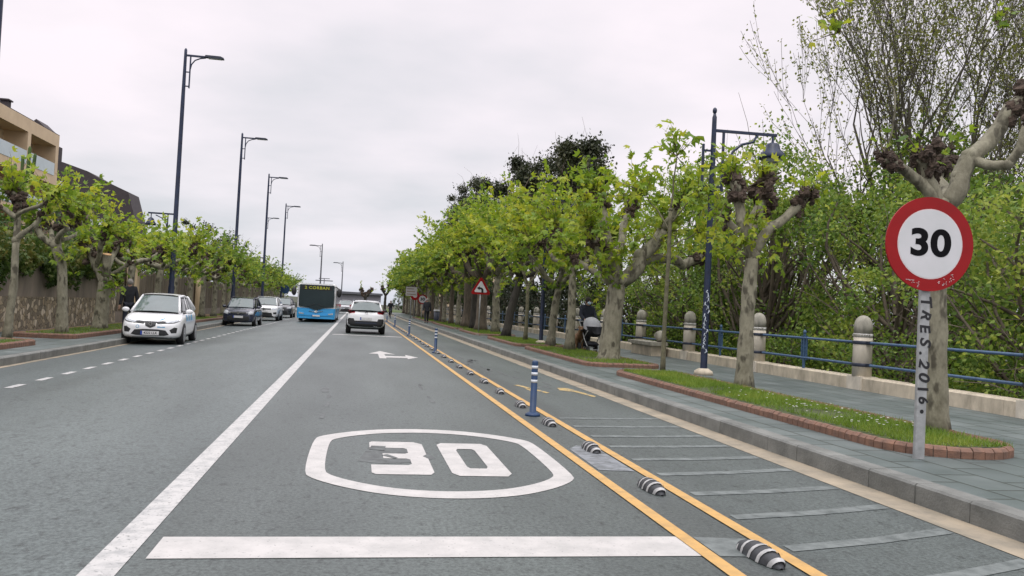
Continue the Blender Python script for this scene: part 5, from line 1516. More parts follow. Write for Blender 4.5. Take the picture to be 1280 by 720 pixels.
def cabin(t, m, g, rails=False, roof=None):
    """g: fb / ft / rt / rb = (half width, y, z) of the glasshouse corners, front to back; all panes, pillars and roof"""
    fb, ft, rt, rb = g
    def pt(q, s_): return Vector((s_ * q[0], q[1], q[2]))
    panel(t, 'windscreen', pt(fb, -1), pt(fb, 1), pt(ft, 1), pt(ft, -1), 'screen_glass', (0, -.13, .03), 10)
    panel(t, 'rear_window', pt(rb, 1), pt(rb, -1), pt(rt, -1), pt(rt, 1), 'screen_glass', (0, .08, .02), 8)
    for s_ in (1, -1):
        a, b, c, d = pt(fb, s_), pt(rb, s_), pt(rt, s_), pt(ft, s_)
        for u0, u1 in ((.09, .5), (.53, .9)):
            q = [bilerp(a, b, c, d, u0, .04), bilerp(a, b, c, d, u1, .04), bilerp(a, b, c, d, u1 - .02, .9), bilerp(a, b, c, d, u0 + .01, .9)]
            panel(t, 'side_window', *q, 'glass_dark', (s_ * .035, 0, 0), 6)
    b = MB(m); c1 = .05
    # roof skin
    n = 8; vs_ = []
    for j in range(n + 1):
        v = j / n
        for i in range(n + 1):
            u = i / n
            p = bilerp(pt(ft, -1), pt(ft, 1), pt(rt, 1), pt(rt, -1), u, v)
            vs_.append(p + Vector((0, -.13 * 4 * u * (1 - u) * (1 - v) + .08 * 4 * u * (1 - u) * v, c1 * (1 - (2 * u - 1) ** 2) ** .6 * .6 + .055 * 4 * v * (1 - v) + .03 * (1 - v))))
    k = n + 1
    fs = [(j * k + i, j * k + i + 1, (j + 1) * k + i + 1, (j + 1) * k + i) for j in range(n) for i in range(n)]
    b.add(vs_, fs, 0, True)
    for s_ in (1, -1):
        b.tube([pt(fb, s_), pt(ft, s_)], [.045, .035], 8)
        b.tube([pt(ft, s_), (pt(ft, s_) + pt(rt, s_)) / 2 + Vector((s_ * .015, 0, .035)), pt(rt, s_)], .04, 8)
        b.tube([pt(rt, s_), pt(rb, s_)], [.06, .11], 8)
        b.tube([bilerp(pt(fb, s_), pt(rb, s_), pt(rt, s_), pt(ft, s_), .515, 0) + Vector((s_ * .03, 0, 0)), bilerp(pt(fb, s_), pt(rb, s_), pt(rt, s_), pt(ft, s_), .515, 1) + Vector((s_ * .01, 0, 0))], .03, 6)
    b.build('roof', t)
    # cabin floor so that nothing shows through the gaps
    b = MB('plastic_black')
    f2 = lambda q, s_: pt(q, s_) * 1
    sc_ = .93
    cor = [Vector((s_ * q[0] * sc_, q[1] + (.1 if q in (fb, ft) else -.06), q[2] - .03)) for q in (fb, rb, rt, ft) for s_ in (-1, 1)]
    b.add(cor, [(0, 1, 7, 6), (2, 4, 5, 3), (0, 6, 4, 2), (1, 3, 5, 7), (6, 7, 5, 4), (0, 2, 3, 1)])
    b.build('interior', t)
    if rails:
        b = MB(rails)
        for s_ in (1, -1):
            b.tube([pt(ft, s_) * 1 + Vector((0, .15, .02)), pt(ft, s_) + Vector((0, .3, .1)), pt(rt, s_) + Vector((0, -.25, .1)), pt(rt, s_) + Vector((0, -.1, .02))], .024, 6)
        b.build('roof_rail', t)

def mirrors(t, m, x, y, z):
    for s_ in (1, -1):
        b = MB(m, 'plastic_black'); b.blob((s_ * (x + .1), y, z), .1, random.Random(2), 0, 12, 8, 0, (1.15, .6, .75)); b.tube([(s_ * (x - .08), y + .02, z - .06), (s_ * (x + .05), y, z - .03)], .03, 6, 1)
        b.build('wing_mirror', t)

def arches(t, bvh, ys_, r, m='plastic_black', side=('right', 'left')):
    for y in ys_:
        for s_ in side:
            poly = [(y + r * math.cos(a), max(.2, r * .86 + r * math.sin(a))) for a in [math.pi * i / 12 for i in range(13)]]
            decal(t, 'wheel_arch', bvh, poly, m, s_, .004, 3, dens=1)

def plate(t, y, z, txt, w=.52, h=.115, blue=-1):
    b = MB('plate_white', 'plate_blue'); b.box(-w / 2, w / 2, y, y + .02, z - h / 2, z + h / 2)
    b.box(-w / 2, -w / 2 + .05, y - .003, y, z - h / 2, z + h / 2, 1)
    o = b.build('number_plate', t)
    if txt: text('lettering', txt, h * .85, 'black', o, (.02, y - .003, z), bold=.002, depth=.0008)
    return o

# white electric hatchback
def hatchback():
    t = thing('hatchback', 'white electric hatchback with blue decals parked nearest on the left', 'car', (at(193.5, 430, 26.2).x, 25.5, gz(-5.8)), math.radians(3), 'parked cars on the left')
    t.scale = (.95, .94, .96)
    st = [(0, .52, .30, .56, .0), (.05, .70, .22, .66, .01), (.18, .82, .19, .76, .02), (.45, .87, .18, .85, .035), (.95, .885, .18, .97, .05), (1.9, .89, .18, 1.02, .0), (3.1, .89, .18, 1.05, 0), (3.7, .85, .2, 1.06, 0), (4.0, .76, .28, 1.0, 0), (4.08, .55, .4, .85, 0)]
    bd = car_body(t, st, 'car_white'); bv = evaluated_bvh(bd)
    cabin(t, 'car_white', ((.70, .82, .985), (.55, 1.62, 1.47), (.54, 3.35, 1.46), (.68, 3.86, 1.06)))
    mirrors(t, 'car_white', .84, 1.15, 1.02)
    for y in (.75, 3.34):
        for s_ in (1, -1): wheel(t, s_ * .79, y, .315)
    arches(t, bv, (.75, 3.34), .36)
    for f_ in (lambda p: p, mirror):
        decal(t, 'headlight', bv, f_([(.40, .70), (.56, .735), (.80, .80), (.81, .735), (.68, .685), (.5, .655)]), 'lamp_glass')
        decal(t, 'lamp_surround', bv, f_([(.46, .665), (.66, .695), (.8, .745), (.8, .725), (.68, .675), (.5, .65)]), 'plastic_black', off=.009)
        decal(t, 'lamp_surround', bv, f_([(.12, .70), (.34, .725), (.44, .715), (.52, .65), (.4, .645), (.2, .63)]), 'plastic_black', off=.005)
        decal(t, 'fog_lamp', bv, f_([(.55, .46), (.68, .55), (.76, .53), (.74, .38), (.60, .37)]), 'plastic_black')
    decal(t, 'grille', bv, [(-.17, .71), (.17, .71), (.14, .57), (.0, .51), (-.14, .57)], 'plastic_black', off=.007)
    decal(t, 'air_intake', bv, [(-.54, .32), (-.44, .45), (-.2, .475), (.2, .475), (.44, .45), (.54, .32), (.4, .285), (-.4, .285)], 'plastic_black')
    o = decal(t, 'air_intake', bv, [(-.62, .235), (.62, .235), (.6, .215), (-.6, .215)], 'plastic_black')
    b = MB('chrome'); zc, hw2, hh = .635, .062, .095
    yb = bv.ray_cast(Vector((0, -3, zc)), Vector((0, 1, 0)))[0].y - .03
    outer = [(0, zc + hh), (hw2, zc), (0, zc - hh), (-hw2, zc)]; inner = [(0, zc + hh * .5), (hw2 * .5, zc), (0, zc - hh * .5), (-hw2 * .5, zc)]
    b.add([(x, yb, z) for x, z in outer] + [(x, yb, z) for x, z in inner] + [(x, yb + .02, z) for x, z in outer], [(i, (i + 1) % 4, 4 + (i + 1) % 4, 4 + i)[::-1] for i in range(4)] + [(i, (i + 1) % 4, 8 + (i + 1) % 4, 8 + i) for i in range(4)])
    b.build('badge', t)
    plate(t, -.035, .36, '4222 LLK')
    b = MB('decal_blue')
    decal(t, 'decal', bv, ell(-.36, .545, .05, .05), 'decal_blue', off=.005); decal(t, 'decal', bv, ell(-.36, .545, .035, .035), 'car_white', off=.008)
    decal(t, 'decal', bv, [(.2, .56), (.26, .56), (.3, .535), (.36, .56), (.42, .56), (.42, .53), (.2, .53)], 'decal_blue', off=.005)
    decal(t, 'decal', bv, [(.22, .735), (.3, .75), (.38, .80), (.36, .815), (.27, .775)], 'decal_blue', off=.005)
    for y0, y1 in ((1.15, 1.5), (1.6, 1.95), (2.05, 2.5)):
        decal(t, 'decal', bv, [(y0, .72), (y1 - .1, .74), (y1, .92), (y0 + .12, .9)], 'decal_blue', 'right', .005)
    b = MB('plastic_black'); b.tube([(-.4, .80, 1.0), (.1, .82, 1.02)], .01, 5); b.tube([(.05, .80, 1.0), (.5, .84, 1.02)], .01, 5); b.build('wiper', t)
    b = MB('plastic_black'); b.box(-.09, .09, 1.44, 1.5, 1.33, 1.40); b.build('cabin_mirror', t)
    b = MB('rubber'); b.box(-.7, .7, .4, 3.7, .17, .22); b.build('underbody', t)
    return t
hatchback()

def small_blue():
    t = thing('hatchback', 'dark blue hatchback with tall headlamps parked second on the left', 'car', (-5.95, 44.6, gz(-5.95)), 0, 'parked cars on the left')
    t.scale = (.95, 1, .97)
    st = [(0, .56, .28, .66, 0), (.05, .74, .22, .76, .01), (.2, .83, .2, .86, .02), (.6, .86, .2, .94, .04), (1.0, .865, .2, .98, .02), (2, .87, .2, 1.0, 0), (3.2, .87, .2, 1.02, 0), (3.8, .85, .25, 1.02, 0), (3.98, .7, .35, .95, 0)]
    bd = car_body(t, st, 'car_navy'); bv = evaluated_bvh(bd)
    cabin(t, 'car_navy', ((.70, .88, .99), (.58, 1.5, 1.46), (.57, 3.5, 1.46), (.68, 3.86, 1.05)), rails='plastic_black')
    mirrors(t, 'car_navy', .82, 1.15, 1.02)
    for y in (.75, 3.25):
        for s_ in (1, -1): wheel(t, s_ * .77, y, .3)
    arches(t, bv, (.75, 3.25), .34)
    for f_ in (lambda p: p, mirror):
        decal(t, 'headlight', bv, f_([(.52, .62), (.52, .78), (.62, .82), (.77, .82), (.77, .66)]), 'lamp_glass')
    decal(t, 'grille', bv, [(-.42, .66), (-.42, .76), (.42, .76), (.42, .66)], 'plastic_black')
    b = MB('chrome'); b.box(-.4, .4, -.02, -.005, .7, .715); b.lathe([(.075, -.03), (.075, -.01)], (0, 0, .71), 14, 0, 'Y'); b.build('badge', t)
    decal(t, 'bumper', bv, [(-.72, .28), (-.74, .54), (.74, .54), (.72, .28)], 'plastic_black')
    plate(t, -.04, .5, '')
    return t
small_blue()

def crossover(label, loc, m, front='vw', rz=0, group='parked cars on the left'):
    t = thing('crossover_car', label, 'car', loc, rz, group)
    st = [(0, .60, .34, .74, 0), (.05, .80, .26, .84, .01), (.2, .89, .24, .94, .02), (.6, .91, .24, 1.0, .04), (1.1, .915, .24, 1.05, .02), (2.2, .915, .24, 1.08, 0), (3.4, .91, .24, 1.1, 0), (4.0, .88, .28, 1.08, 0), (4.22, .7, .4, 1.0, 0)]
    bd = car_body(t, st, m); bv = evaluated_bvh(bd)
    cabin(t, m, ((.74, .98, 1.06), (.60, 1.72, 1.53), (.59, 3.5, 1.52), (.7, 4.05, 1.14)), rails='dark_iron')
    mirrors(t, m, .87, 1.3, 1.1)
    for y in (.85, 3.45):
        for s_ in (1, -1): wheel(t, s_ * .81, y, .34)
    arches(t, bv, (.85, 3.45), .4)
    for f_ in (lambda p: p, mirror):
        decal(t, 'headlight', bv, f_([(.48, .76), (.5, .86), (.84, .90), (.84, .80), (.7, .76)]), 'lamp_glass')
        decal(t, 'fog_lamp', bv, f_([(.6, .48), (.6, .6), (.8, .62), (.8, .48)]), 'plastic_black')
    decal(t, 'grille', bv, [(-.46, .76), (-.46, .85), (.46, .85), (.46, .76)], 'plastic_black')
    decal(t, 'air_intake', bv, [(-.56, .36), (-.5, .56), (.5, .56), (.56, .36)], 'plastic_black')
    b = MB('chrome'); b.box(-.45, .45, -.015, .0, .8, .812); b.lathe([(.07, -.035), (.07, -.01)], (0, 0, .81), 16, 0, 'Y'); b.build('badge', t)
    plate(t, -.04, .65, '')
    decal(t, 'bumper', bv, [(-.8, .27), (-.82, .36), (.82, .36), (.8, .27)], 'plastic_black')
    return t
crossover('white crossover with black grille parked third on the left, beside the bus', (-5.95, 56.5, gz(-5.95)), 'car_white')
crossover('dark grey car with roof rails between the white crossover and the bus', (-5.9, 68.0, gz(-5.9)), 'car_grey')

# compact crossover ahead, seen from behind
def ahead():
    t = thing('crossover_car', 'white compact crossover with black cladding driving ahead, seen from behind', 'car', (.45, 38.3, 0))
    st = [(0, .66, .42, .82, 0), (.05, .80, .34, .95, .0), (.14, .855, .28, 1.04, .0), (.6, .87, .24, 1.07, 0), (1.2, .875, .24, 1.05, 0), (2.4, .87, .24, 1.02, 0), (3.2, .86, .24, .98, .03), (3.9, .78, .3, .86, .03), (4.15, .55, .4, .72, 0)]
    bd = car_body(t, st, 'car_white'); bv = evaluated_bvh(bd)
    cabin(t, 'car_white', ((.70, .15, 1.06), (.58, .46, 1.42), (.58, 2.3, 1.45), (.70, 3.1, 1.03)), rails='dark_iron')
    b = MB('car_white'); b.xz([(-.58, 1.43), (.58, 1.43), (.55, 1.49), (-.55, 1.49)], .36, .6); b.build('spoiler', t)
    for y in (.72, 3.3):
        for s_ in (1, -1): wheel(t, s_ * .775, y, .335, .22)
    arches(t, bv, (.72, 3.3), .43)
    for f_ in (lambda p: p, mirror):
        decal(t, 'tail_lamp', bv, f_([(.5, .94), (.5, 1.05), (.58, 1.08), (.8, 1.06), (.82, .97), (.76, .92), (.56, .92)]), 'tail_red')
        decal(t, 'bumper', bv, f_([(.5, .58), (.55, .70), (.78, .71), (.84, .56), (.84, .3), (.5, .3)]), 'plastic_black', off=.008)
    decal(t, 'bumper', bv, [(-.6, .30), (-.62, .60), (.62, .60), (.6, .30)], 'plastic_black')
    decal(t, 'bumper', bv, [(-.5, .47), (-.46, .54), (.46, .54), (.5, .47)], 'dark_iron', off=.014)
    b = MB('dark_iron')
    for z in (.97, 1.0): b.tube([(-.06, -.012, z - .02), (0, -.014, z + .015), (.06, -.012, z - .02)], .009, 5)
    b.build('badge', t)
    plate(t, -.02, .70, '')
    mirrors(t, 'plastic_black', .82, 2.75, 1.06)
    b = MB('plastic_black'); b.tube([(0, .9, 1.5), (0, .8, 1.68)], .012, 5); b.build('aerial', t)
    b = MB('rubber'); b.box(-.7, .7, .3, 3.8, .22, .3); b.build('underbody', t)
    return t
ahead()
t = crossover('silver car with a red tail lamp ahead of the white crossover in the distance', (-1.3, 99, 0), 'car_silver', group=None)
b = MB('tail_red'); b.box(.5, .88, -.06, .0, .85, 1.12); b.box(-.88, -.5, -.06, .0, .85, 1.12); b.build('tail_lamp', t)

# city bus
def bus():
    t = thing('city_bus', 'blue city bus with a dark windscreen and lit destination board coming towards the viewer', 'bus', (-2.62, 56.5, gz(-2.6)), .0)
    t.scale = (1, 1, .87)
    W, Lb = 1.25, 12.0
    def sec(w, z0, z1, r): return [(w - .02, z0), (w, z0 + .2), (w, z1 - r), (w - r * .3, z1 - r * .3), (w - r, z1), (-w + r, z1), (-w + r * .3, z1 - r * .3), (-w, z1 - r), (-w, z0 + .2), (-w + .02, z0)]
    def hull(name, z0, z1, m, r, lean):
        b = MB(m); st = []
        for y, ww in ((0, W - .12), (.08, W - .03), (.3, W), (Lb, W)):
            st.append([(x, y, z) for x, z in sec(ww, z0, z1, r)])
        n = len(st[0])
        b.add([p for s_ in st for p in s_], [(i * n + j, i * n + (j + 1) % n, (i + 1) * n + (j + 1) % n, (i + 1) * n + j) for i in range(3) for j in range(n)] + [tuple(range(n))[::-1], tuple(3 * n + j for j in range(n))])
        return b.build(name, t)
    hull('body', .28, 1.08, 'bus_blue', .02, 0)
    hull('upper_body', 1.083, 2.95, 'car_white', .16, 0)
    # front glazing, one big dark pane with a dipped lower edge
    pts = [(-1.13, 1.18), (-.5, 1.1), (-.2, .98), (0, .94), (.2, .98), (.5, 1.1), (1.13, 1.18), (1.15, 2.0), (1.1, 2.84), (-1.1, 2.84), (-1.15, 2.0)]
    b = MB('bus_glass'); b.xz(pts, -.05, .02); ws = b.build('windscreen', t)
    b = MB('black'); b.box(-.98, .98, -.056, -.051, 2.45, 2.78); db = b.build('destination_board', t)
    text('lettering', '2 CORBAN', .3, 'led_yellow', db, (0, -.058, 2.61), bold=.006, depth=.001, space=1.12)
    b = MB('bus_blue'); b.xz([(-1.12, .5), (1.12, .5), (1.1, .62), (-1.1, .62)], -.03, .01); b.build('bumper', t)
    for f_ in (1, -1):
        b = MB('lamp_glass'); b.xz([(f_ * .78, .68), (f_ * 1.1, .74), (f_ * 1.1, .62), (f_ * .8, .6)][::f_], -.05, .02); b.build('headlight', t)
        b = MB('plastic_black'); b.tube([(f_ * 1.0, .05, 2.78), (f_ * 1.3, -.2, 2.72), (f_ * 1.42, -.28, 2.55)], .03, 6); b.blob((f_ * 1.45, -.3, 2.3), .26, random.Random(3), 0, 10, 8, 0, (.62, .45, 1.3)); b.build('wing_mirror', t)
    plate(t, -.055, .5, '')
    b = MB('chrome'); b.lathe([(.1, -.04), (.1, -.01)], (0, 0, .82), 14, 0, 'Y'); b.tube([(-.45, -.03, .86), (0, -.04, .78), (.45, -.03, .86)], .018, 5); b.build('badge', t)
    for s_ in (1, -1):
        for k in range(7):
            b = MB('glass_dark'); y0 = .7 + k * 1.6; b.box(min(s_ * W, s_ * (W + .012)), max(s_ * W, s_ * (W + .012)), y0, y0 + 1.5, 1.25, 2.5); b.build('side_window', t)
        for y in (2.7, 8.7): wheel(t, s_ * 1.12, y, .48, .28)
    b = MB('rubber'); b.box(-1.05, 1.05, .5, 11.5, .2, .3)
    for y in (2.1, 8.1):
        for s_ in (1, -1): b.box(min(s_ * W, s_ * (W + .006)), max(s_ * W, s_ * (W + .006)), y, y + 1.2, .29, 1.02)
    b.build('underbody', t)
    # driver and wiper
    b = MB('plastic_black'); b.tube([(-.6, -.06, 1.16), (-.1, -.07, 1.4)], .014, 5); b.tube([(.6, -.06, 1.16), (.1, -.07, 1.4)], .014, 5); b.build('wiper', t)
    pass
bus()

# ================================================================== PEOPLE, DOG, PRAM, CYCLE
def skin_mesh(name, verts, edges, radii, m, parent, root=0, sub=2, mats=None):
    me = bpy.data.meshes.new(name); me.from_pydata([tuple(v) for v in verts], edges, []); me.update()
    o = link(name, me, parent)
    me.materials.append(M[m])
    o.modifiers.new('skin', 'SKIN')
    sd_ = o.modifiers.new('smooth', 'SUBSURF'); sd_.levels = sd_.render_levels = sub
    if not me.skin_vertices: me.skin_vertices.new(name='')
    sv = me.skin_vertices[0].data
    for i, r in enumerate(radii):
        sv[i].radius = (r, r) if not hasattr(r, '__len__') else r
    sv[root].use_root = True
    bpy.context.view_layer.update()
    ev = o.evaluated_get(bpy.context.evaluated_depsgraph_get())
    nm = bpy.data.meshes.new_from_object(ev)
    o.modifiers.clear(); old = o.data; o.data = nm; bpy.data.meshes.remove(old); nm.name = name
    for p in nm.polygons: p.use_smooth = True
    if not nm.materials: nm.materials.append(M[m])
    return o

def person(label, loc, rz, Lh=None, Rh=None, step=.16, top='cloth_black', legs='cloth_navy', hair='hair_dark', H=1.0, mask=False, Lf=None, Rf=None, bend=0.0):
    """standing or walking figure 1.75 m tall facing -Y; Lh / Rh: hand positions; feet in stride"""
    t = thing('person', label, 'person', loc, rz)
    t.scale = (H, H, H)
    hip, chest, neck = Vector((0, 0, .94)), Vector((0, -.02 - bend * .5, 1.3)), Vector((0, -.03 - bend, 1.48))
    head = neck + Vector((0, -.03, .125))
    shL, shR = chest + Vector((-.19, 0, .12)), chest + Vector((.19, 0, .12))
    Lh = Vector(Lh or (-.27, -.1, .82)); Rh = Vector(Rh or (.27, .12, .82))
    def elbow(s_, h, side):
        m_ = (s_ + h) / 2; d = (h - s_).length; k = max(0, .31 ** 2 - (d / 2) ** 2) ** .5
        return m_ + Vector((side * .35, .8, -.3)).normalized() * k
    eL, eR = elbow(shL, Lh, -1), elbow(shR, Rh, 1)
    hL, hR = hip + Vector((-.09, 0, -.04)), hip + Vector((.09, 0, -.04))
    fL, fR = Vector(Lf or (-.1, -step, .08)), Vector(Rf or (.1, step, .08))
    def knee(a, f_):
        m_ = (a + f_) / 2; d = (f_ - a).length; k = max(.0009, .43 ** 2 - (d / 2) ** 2) ** .5
        return m_ + Vector((0, -1, .1)).normalized() * k
    kL, kR = knee(hL, fL), knee(hR, fR)
    tL, tR = fL + Vector((-.01, -.15, -.045)), fR + Vector((.01, -.15, -.045))
    def hand(pal, w):
        d = (pal - w).normalized()
        return d
    V = [hip, chest, neck, head, head + Vector((0, -.005, .11)), shL, eL, Lh, shR, eR, Rh, hL, kL, fL, tL, hR, kR, fR, tR]
    E = [(0, 1), (1, 2), (2, 3), (3, 4), (1, 5), (5, 6), (6, 7), (1, 8), (8, 9), (9, 10), (0, 11), (11, 12), (12, 13), (13, 14), (0, 15), (15, 16), (16, 17), (17, 18)]
    Rr = [(.13, .1), (.15, .11), .05, (.088, .102), (.08, .09), .06, .043, .03, .06, .043, .03, .085, .055, .04, .035, .085, .055, .04, .035]
    # fingers: five short chains off each palm
    for hi, el, sd_ in ((7, eL, -1), (10, eR, 1)):
        w = V[hi]; d = (w - el).normalized(); side = d.cross(Vector((0, -1, .2))).normalized(); fw = side.cross(d).normalized()
        pi_ = len(V); V.append(w + d * .075); Rr.append((.03, .018)); E.append((hi, pi_))
        for q, ln in ((-.028, .06), (-.009, .075), (.009, .07), (.028, .055)):
            a = len(V); V.append(V[pi_] + side * q + d * ln * .55 + fw * .01); Rr.append(.0095); E.append((pi_, a))
            c = len(V); V.append(V[a] + d * ln * .35 + fw * .028); Rr.append(.008); E.append((a, c))
        a = len(V); V.append(w + d * .04 - side * .045 * sd_ + fw * .03); Rr.append(.011); E.append((hi, a))
    skin_mesh('body', V, E, Rr, 'skin', t, 0, 1)
    # jacket, trousers, shoes
    ji = [hip + Vector((0, 0, -.06)), hip + Vector((0, 0, .12)), chest, neck + Vector((0, .01, .0)), shL + Vector((0, 0, .03)), eL, Lh - (Lh - eL) * .1, shR, eR, Rh - (Rh - eR) * .1]
    skin_mesh('jacket', ji, [(0, 1), (1, 2), (2, 3), (2, 4), (4, 5), (5, 6), (2, 7), (7, 8), (8, 9)], [(.165, .125), (.165, .125), (.18, .135), (.075, .075), .088, .066, .05, .088, .066, .05], top, t, 1, 2)
    skin_mesh('trousers', [hip + Vector((0, 0, .03)), hL, kL, fL + Vector((0, 0, .03)), hR, kR, fR + Vector((0, 0, .03))], [(0, 1), (1, 2), (2, 3), (0, 4), (4, 5), (5, 6)], [(.145, .115), .105, .078, .062, .105, .078, .062], legs, t, 0, 2)
    for f_, to in ((fL, tL), (fR, tR)):
        skin_mesh('shoe', [f_ + Vector((0, .05, -.035)), f_ + Vector((0, -.06, -.035)), to], [(0, 1), (1, 2)], [.047, .05, .038], 'shoe', t, 0, 2)
    b = MB(hair); hc = head + Vector((0, .022, .055))
    b.blob(hc, .112, random.Random(4), 0, 14, 10, .04, (.88, 1.0, .98)); b.build('hair', t)
    # face: nose, eyes, mouth, ears
    b = MB('skin', 'black', 'tail_red')
    fc = head + Vector((0, -.1, .02))
    b.blob(fc + Vector((0, -.012, .0)), .019, random.Random(1), 0, 8, 6, 0, (.8, 1.1, 1.4))
    for s_ in (-1, 1):
        b.blob(fc + Vector((s_ * .032, .004, .03)), .0095, random.Random(1), 1, 8, 6, 0, (1.3, .6, .7))
        b.blob(head + Vector((s_ * .094, .0, .015)), .026, random.Random(1), 0, 8, 6, 0, (.4, .8, 1.2))
    b.blob(fc + Vector((0, .004, -.04)), .018, random.Random(1), 2, 8, 6, 0, (1.3, .5, .3))
    b.build('face', t)
    if mask:
        b = MB('mask'); b.blob(fc + Vector((0, .016, -.05)), .066, random.Random(1), 0, 12, 8, 0, (1.02, .62, .82)); b.build('face_mask', t)
    return t
person('man in a black jacket and pale face mask pushing the pram', (at(731, 440, 26.6).x, 26.6, SWR), .12, (-.2, -.42, 1.02), (.2, -.42, 1.02), .15, 'cloth_navy', 'cloth_black', 'hair_dark', 1.02, True, bend=.05)
person('grey haired man in dark clothes walking by the left wall behind the white hatchback', (at(160, 395, 31.0).x, 31.0, SWL), .2 + math.pi, None, None, .2, 'cloth_black', 'cloth_navy', 'hair_grey', 1.02)
person('pedestrian in dark clothes walking along the right kerb in the distance', (4.98, 60, SWR), math.pi, None, None, .2, 'cloth_black', 'cloth_black', 'hair_grey', 1.02)

def pram():
    t = thing('pram', 'pram with a pale grey hood and dark carrycot on the right pavement', 'pram', (at(739, 441, 25.7).x, 25.7, SWR), .1)
    b = MB('galv')
    for s_ in (-1, 1):
        b.tube([(s_ * .24, .55, 1.0), (s_ * .25, .3, .78), (s_ * .26, -.05, .42), (s_ * .26, -.42, .13)], .014, 6)
        b.tube([(s_ * .26, .38, .17), (s_ * .25, .05, .5), (s_ * .25, -.25, .72)], .014, 6)
    b.tube([(-.24, .55, 1.0), (.24, .55, 1.0)], .016, 6); b.tube([(-.28, .38, .17), (.28, .38, .17)], .012, 6); b.tube([(-.28, -.42, .13), (.28, -.42, .13)], .012, 6)
    b.build('frame', t)
    for s_ in (-1, 1):
        for y, r in ((.38, .16), (-.42, .12)):
            b = MB('rubber', 'galv'); b.lathe([(r * .78, -.02), (r, -.02), (r, .02), (r * .78, .02)], (0, 0, 0), 18, 0, 'X'); b.lathe([(r * .3, -.018), (r * .3, .018)], (0, 0, 0), 10, 1, 'X')
            for k in range(5):
                a = k * 1.2566; b.tube([(0, 0, 0), (0, math.cos(a) * r * .8, math.sin(a) * r * .8)], .008, 4, 1)
            b.build('wheel', t, (s_ * .29, y, r))
    b = MB('cloth_black')
    pr_ = [(-.42, .62, .2), (-.38, .56, .23), (-.2, .52, .25), (.2, .52, .25), (.4, .6, .22)]
    vs_ = []
    for y, z, w in pr_:
        for k in range(9):
            a = math.pi * k / 8
            vs_.append((w * math.cos(a), y, .86 - (.86 - z) * math.sin(a) ** .6))
    b.add(vs_, [(i * 9 + j, i * 9 + j + 1, (i + 1) * 9 + j + 1, (i + 1) * 9 + j) for i in range(4) for j in range(8)] + [tuple(range(9)), tuple(36 + j for j in range(9))], 0, True); b.build('carrycot', t)
    b = MB('cloth_black'); b.blob((0, 0, .3), .2, random.Random(2), 0, 12, 8, .04, (1.1, 1.4, .45)); b.build('basket', t)
    b = MB('hood_grey'); vs_ = []
    for i in range(8):
        a = math.radians(-12 + 118 * i / 7)
        for j in range(11):
            c = math.pi * j / 10
            vs_.append((.26 * math.cos(c), .1 - math.cos(a) * .46 * math.sin(c) ** .5 * .98, .78 + math.sin(a) * .38 * math.sin(c) ** .6))
    b.add(vs_, [(i * 11 + j, i * 11 + j + 1, (i + 1) * 11 + j + 1, (i + 1) * 11 + j) for i in range(7) for j in range(10)], 0, True)
    b.build('hood', t)
pram()

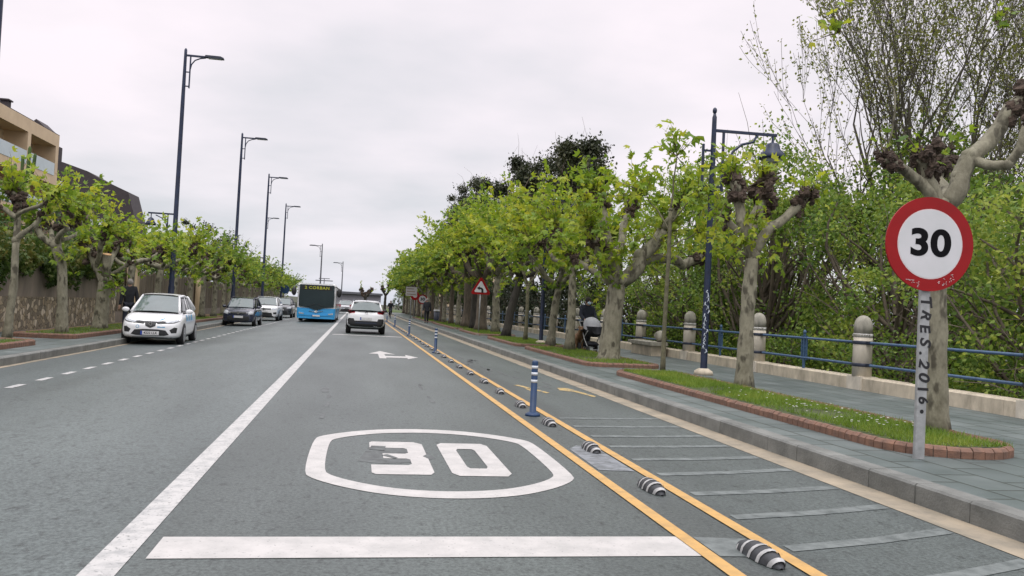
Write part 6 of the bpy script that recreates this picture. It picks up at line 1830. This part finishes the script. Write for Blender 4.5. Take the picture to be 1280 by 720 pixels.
def dog():
    t = thing('dog', 'brown dog walking beside the pram', 'dog', (at(722, 440, 26.3).x, 26.3, SWR), -.1)
    V = [(0, .3, .5), (0, 0, .5), (0, -.26, .52), (0, -.4, .66), (0, -.47, .76), (0, -.6, .73), (0, .42, .55), (0, .55, .42)]
    E = [(0, 1), (1, 2), (2, 3), (3, 4), (4, 5), (0, 6), (6, 7)]
    R_ = [(.1, .12), (.105, .125), (.115, .15), .075, .075, .035, .03, .015]
    for s_ in (-1, 1):
        i = len(V); V += [(s_ * .08, -.24, .42), (s_ * .085, -.24 - .05 * s_, .22), (s_ * .085, -.25 - .09 * s_, .05), (s_ * .085, -.3 - .09 * s_, .025)]
        E += [(2, i), (i, i + 1), (i + 1, i + 2), (i + 2, i + 3)]; R_ += [.06, .032, .025, .03]
        i = len(V); V += [(s_ * .08, .28, .4), (s_ * .085, .22, .3), (s_ * .085, .36 + .04 * s_, .18), (s_ * .085, .33 + .06 * s_, .04), (s_ * .085, .27 + .06 * s_, .025)]
        E += [(0, i), (i, i + 1), (i + 1, i + 2), (i + 2, i + 3), (i + 3, i + 4)]; R_ += [.075, .055, .03, .025, .028]
        i = len(V); V += [(s_ * .065, -.44, .84), (s_ * .085, -.44, .78)]; E += [(4, i), (i, i + 1)]; R_ += [.028, .016]
    skin_mesh('body', V, E, R_, 'dog_fur', t, 1, 2)
    b = MB('dog_muzzle'); b.blob((0, -.6, .725), .045, random.Random(1), 0, 10, 8, 0, (.9, 1.3, .8))
    for s_ in (-1, 1): b.blob((s_ * .035, -.53, .785), .011, random.Random(1), 0, 8, 6, 0)
    b.build('muzzle', t)
dog()

def cyclist():
    t = thing('bicycle', 'bicycle ridden along the far cycle lane', 'bicycle', (3.35, 84, 0))
    for y in (-.5, .5):
        b = MB('rubber', 'galv'); b.lathe([(.30, -.02), (.34, -.02), (.34, .02), (.30, .02)], n=22, axis='X')
        for k in range(8):
            a = k * math.pi / 4; b.tube([(0, 0, 0), (0, math.cos(a) * .31, math.sin(a) * .31)], .004, 3, 1)
        b.build('wheel', t, (0, y, .34))
    b = MB('dark_iron')
    for p in ([(0, .5, .34), (0, .1, .33), (0, .2, .8)], [(0, .2, .75), (0, -.35, .82), (0, .1, .33)], [(0, .5, .34), (0, .2, .72)], [(0, -.5, .34), (0, -.33, 1.0)]): b.tube(p, .018, 6)
    b.build('frame', t)
    b = MB('dark_iron'); b.tube([(-.27, -.3, 1.04), (0, -.34, 1.02), (.27, -.3, 1.04)], .014, 6); b.build('handlebar', t)
    b = MB('black'); b.blob((0, .22, .87), .1, random.Random(1), 0, 10, 6, 0, (.7, 1.3, .4)); b.build('saddle', t)
    p_ = person('cyclist in dark clothes with a pale helmet riding the far cycle lane', (3.35, 84.2, .02), 0, (-.24, -.48, 1.04), (.24, -.48, 1.04), .1, 'cloth_black', 'cloth_black', 'hair_grey', 1.0, False, (-.1, -.1, .22), (.1, -.1, .45), bend=.18)
cyclist()
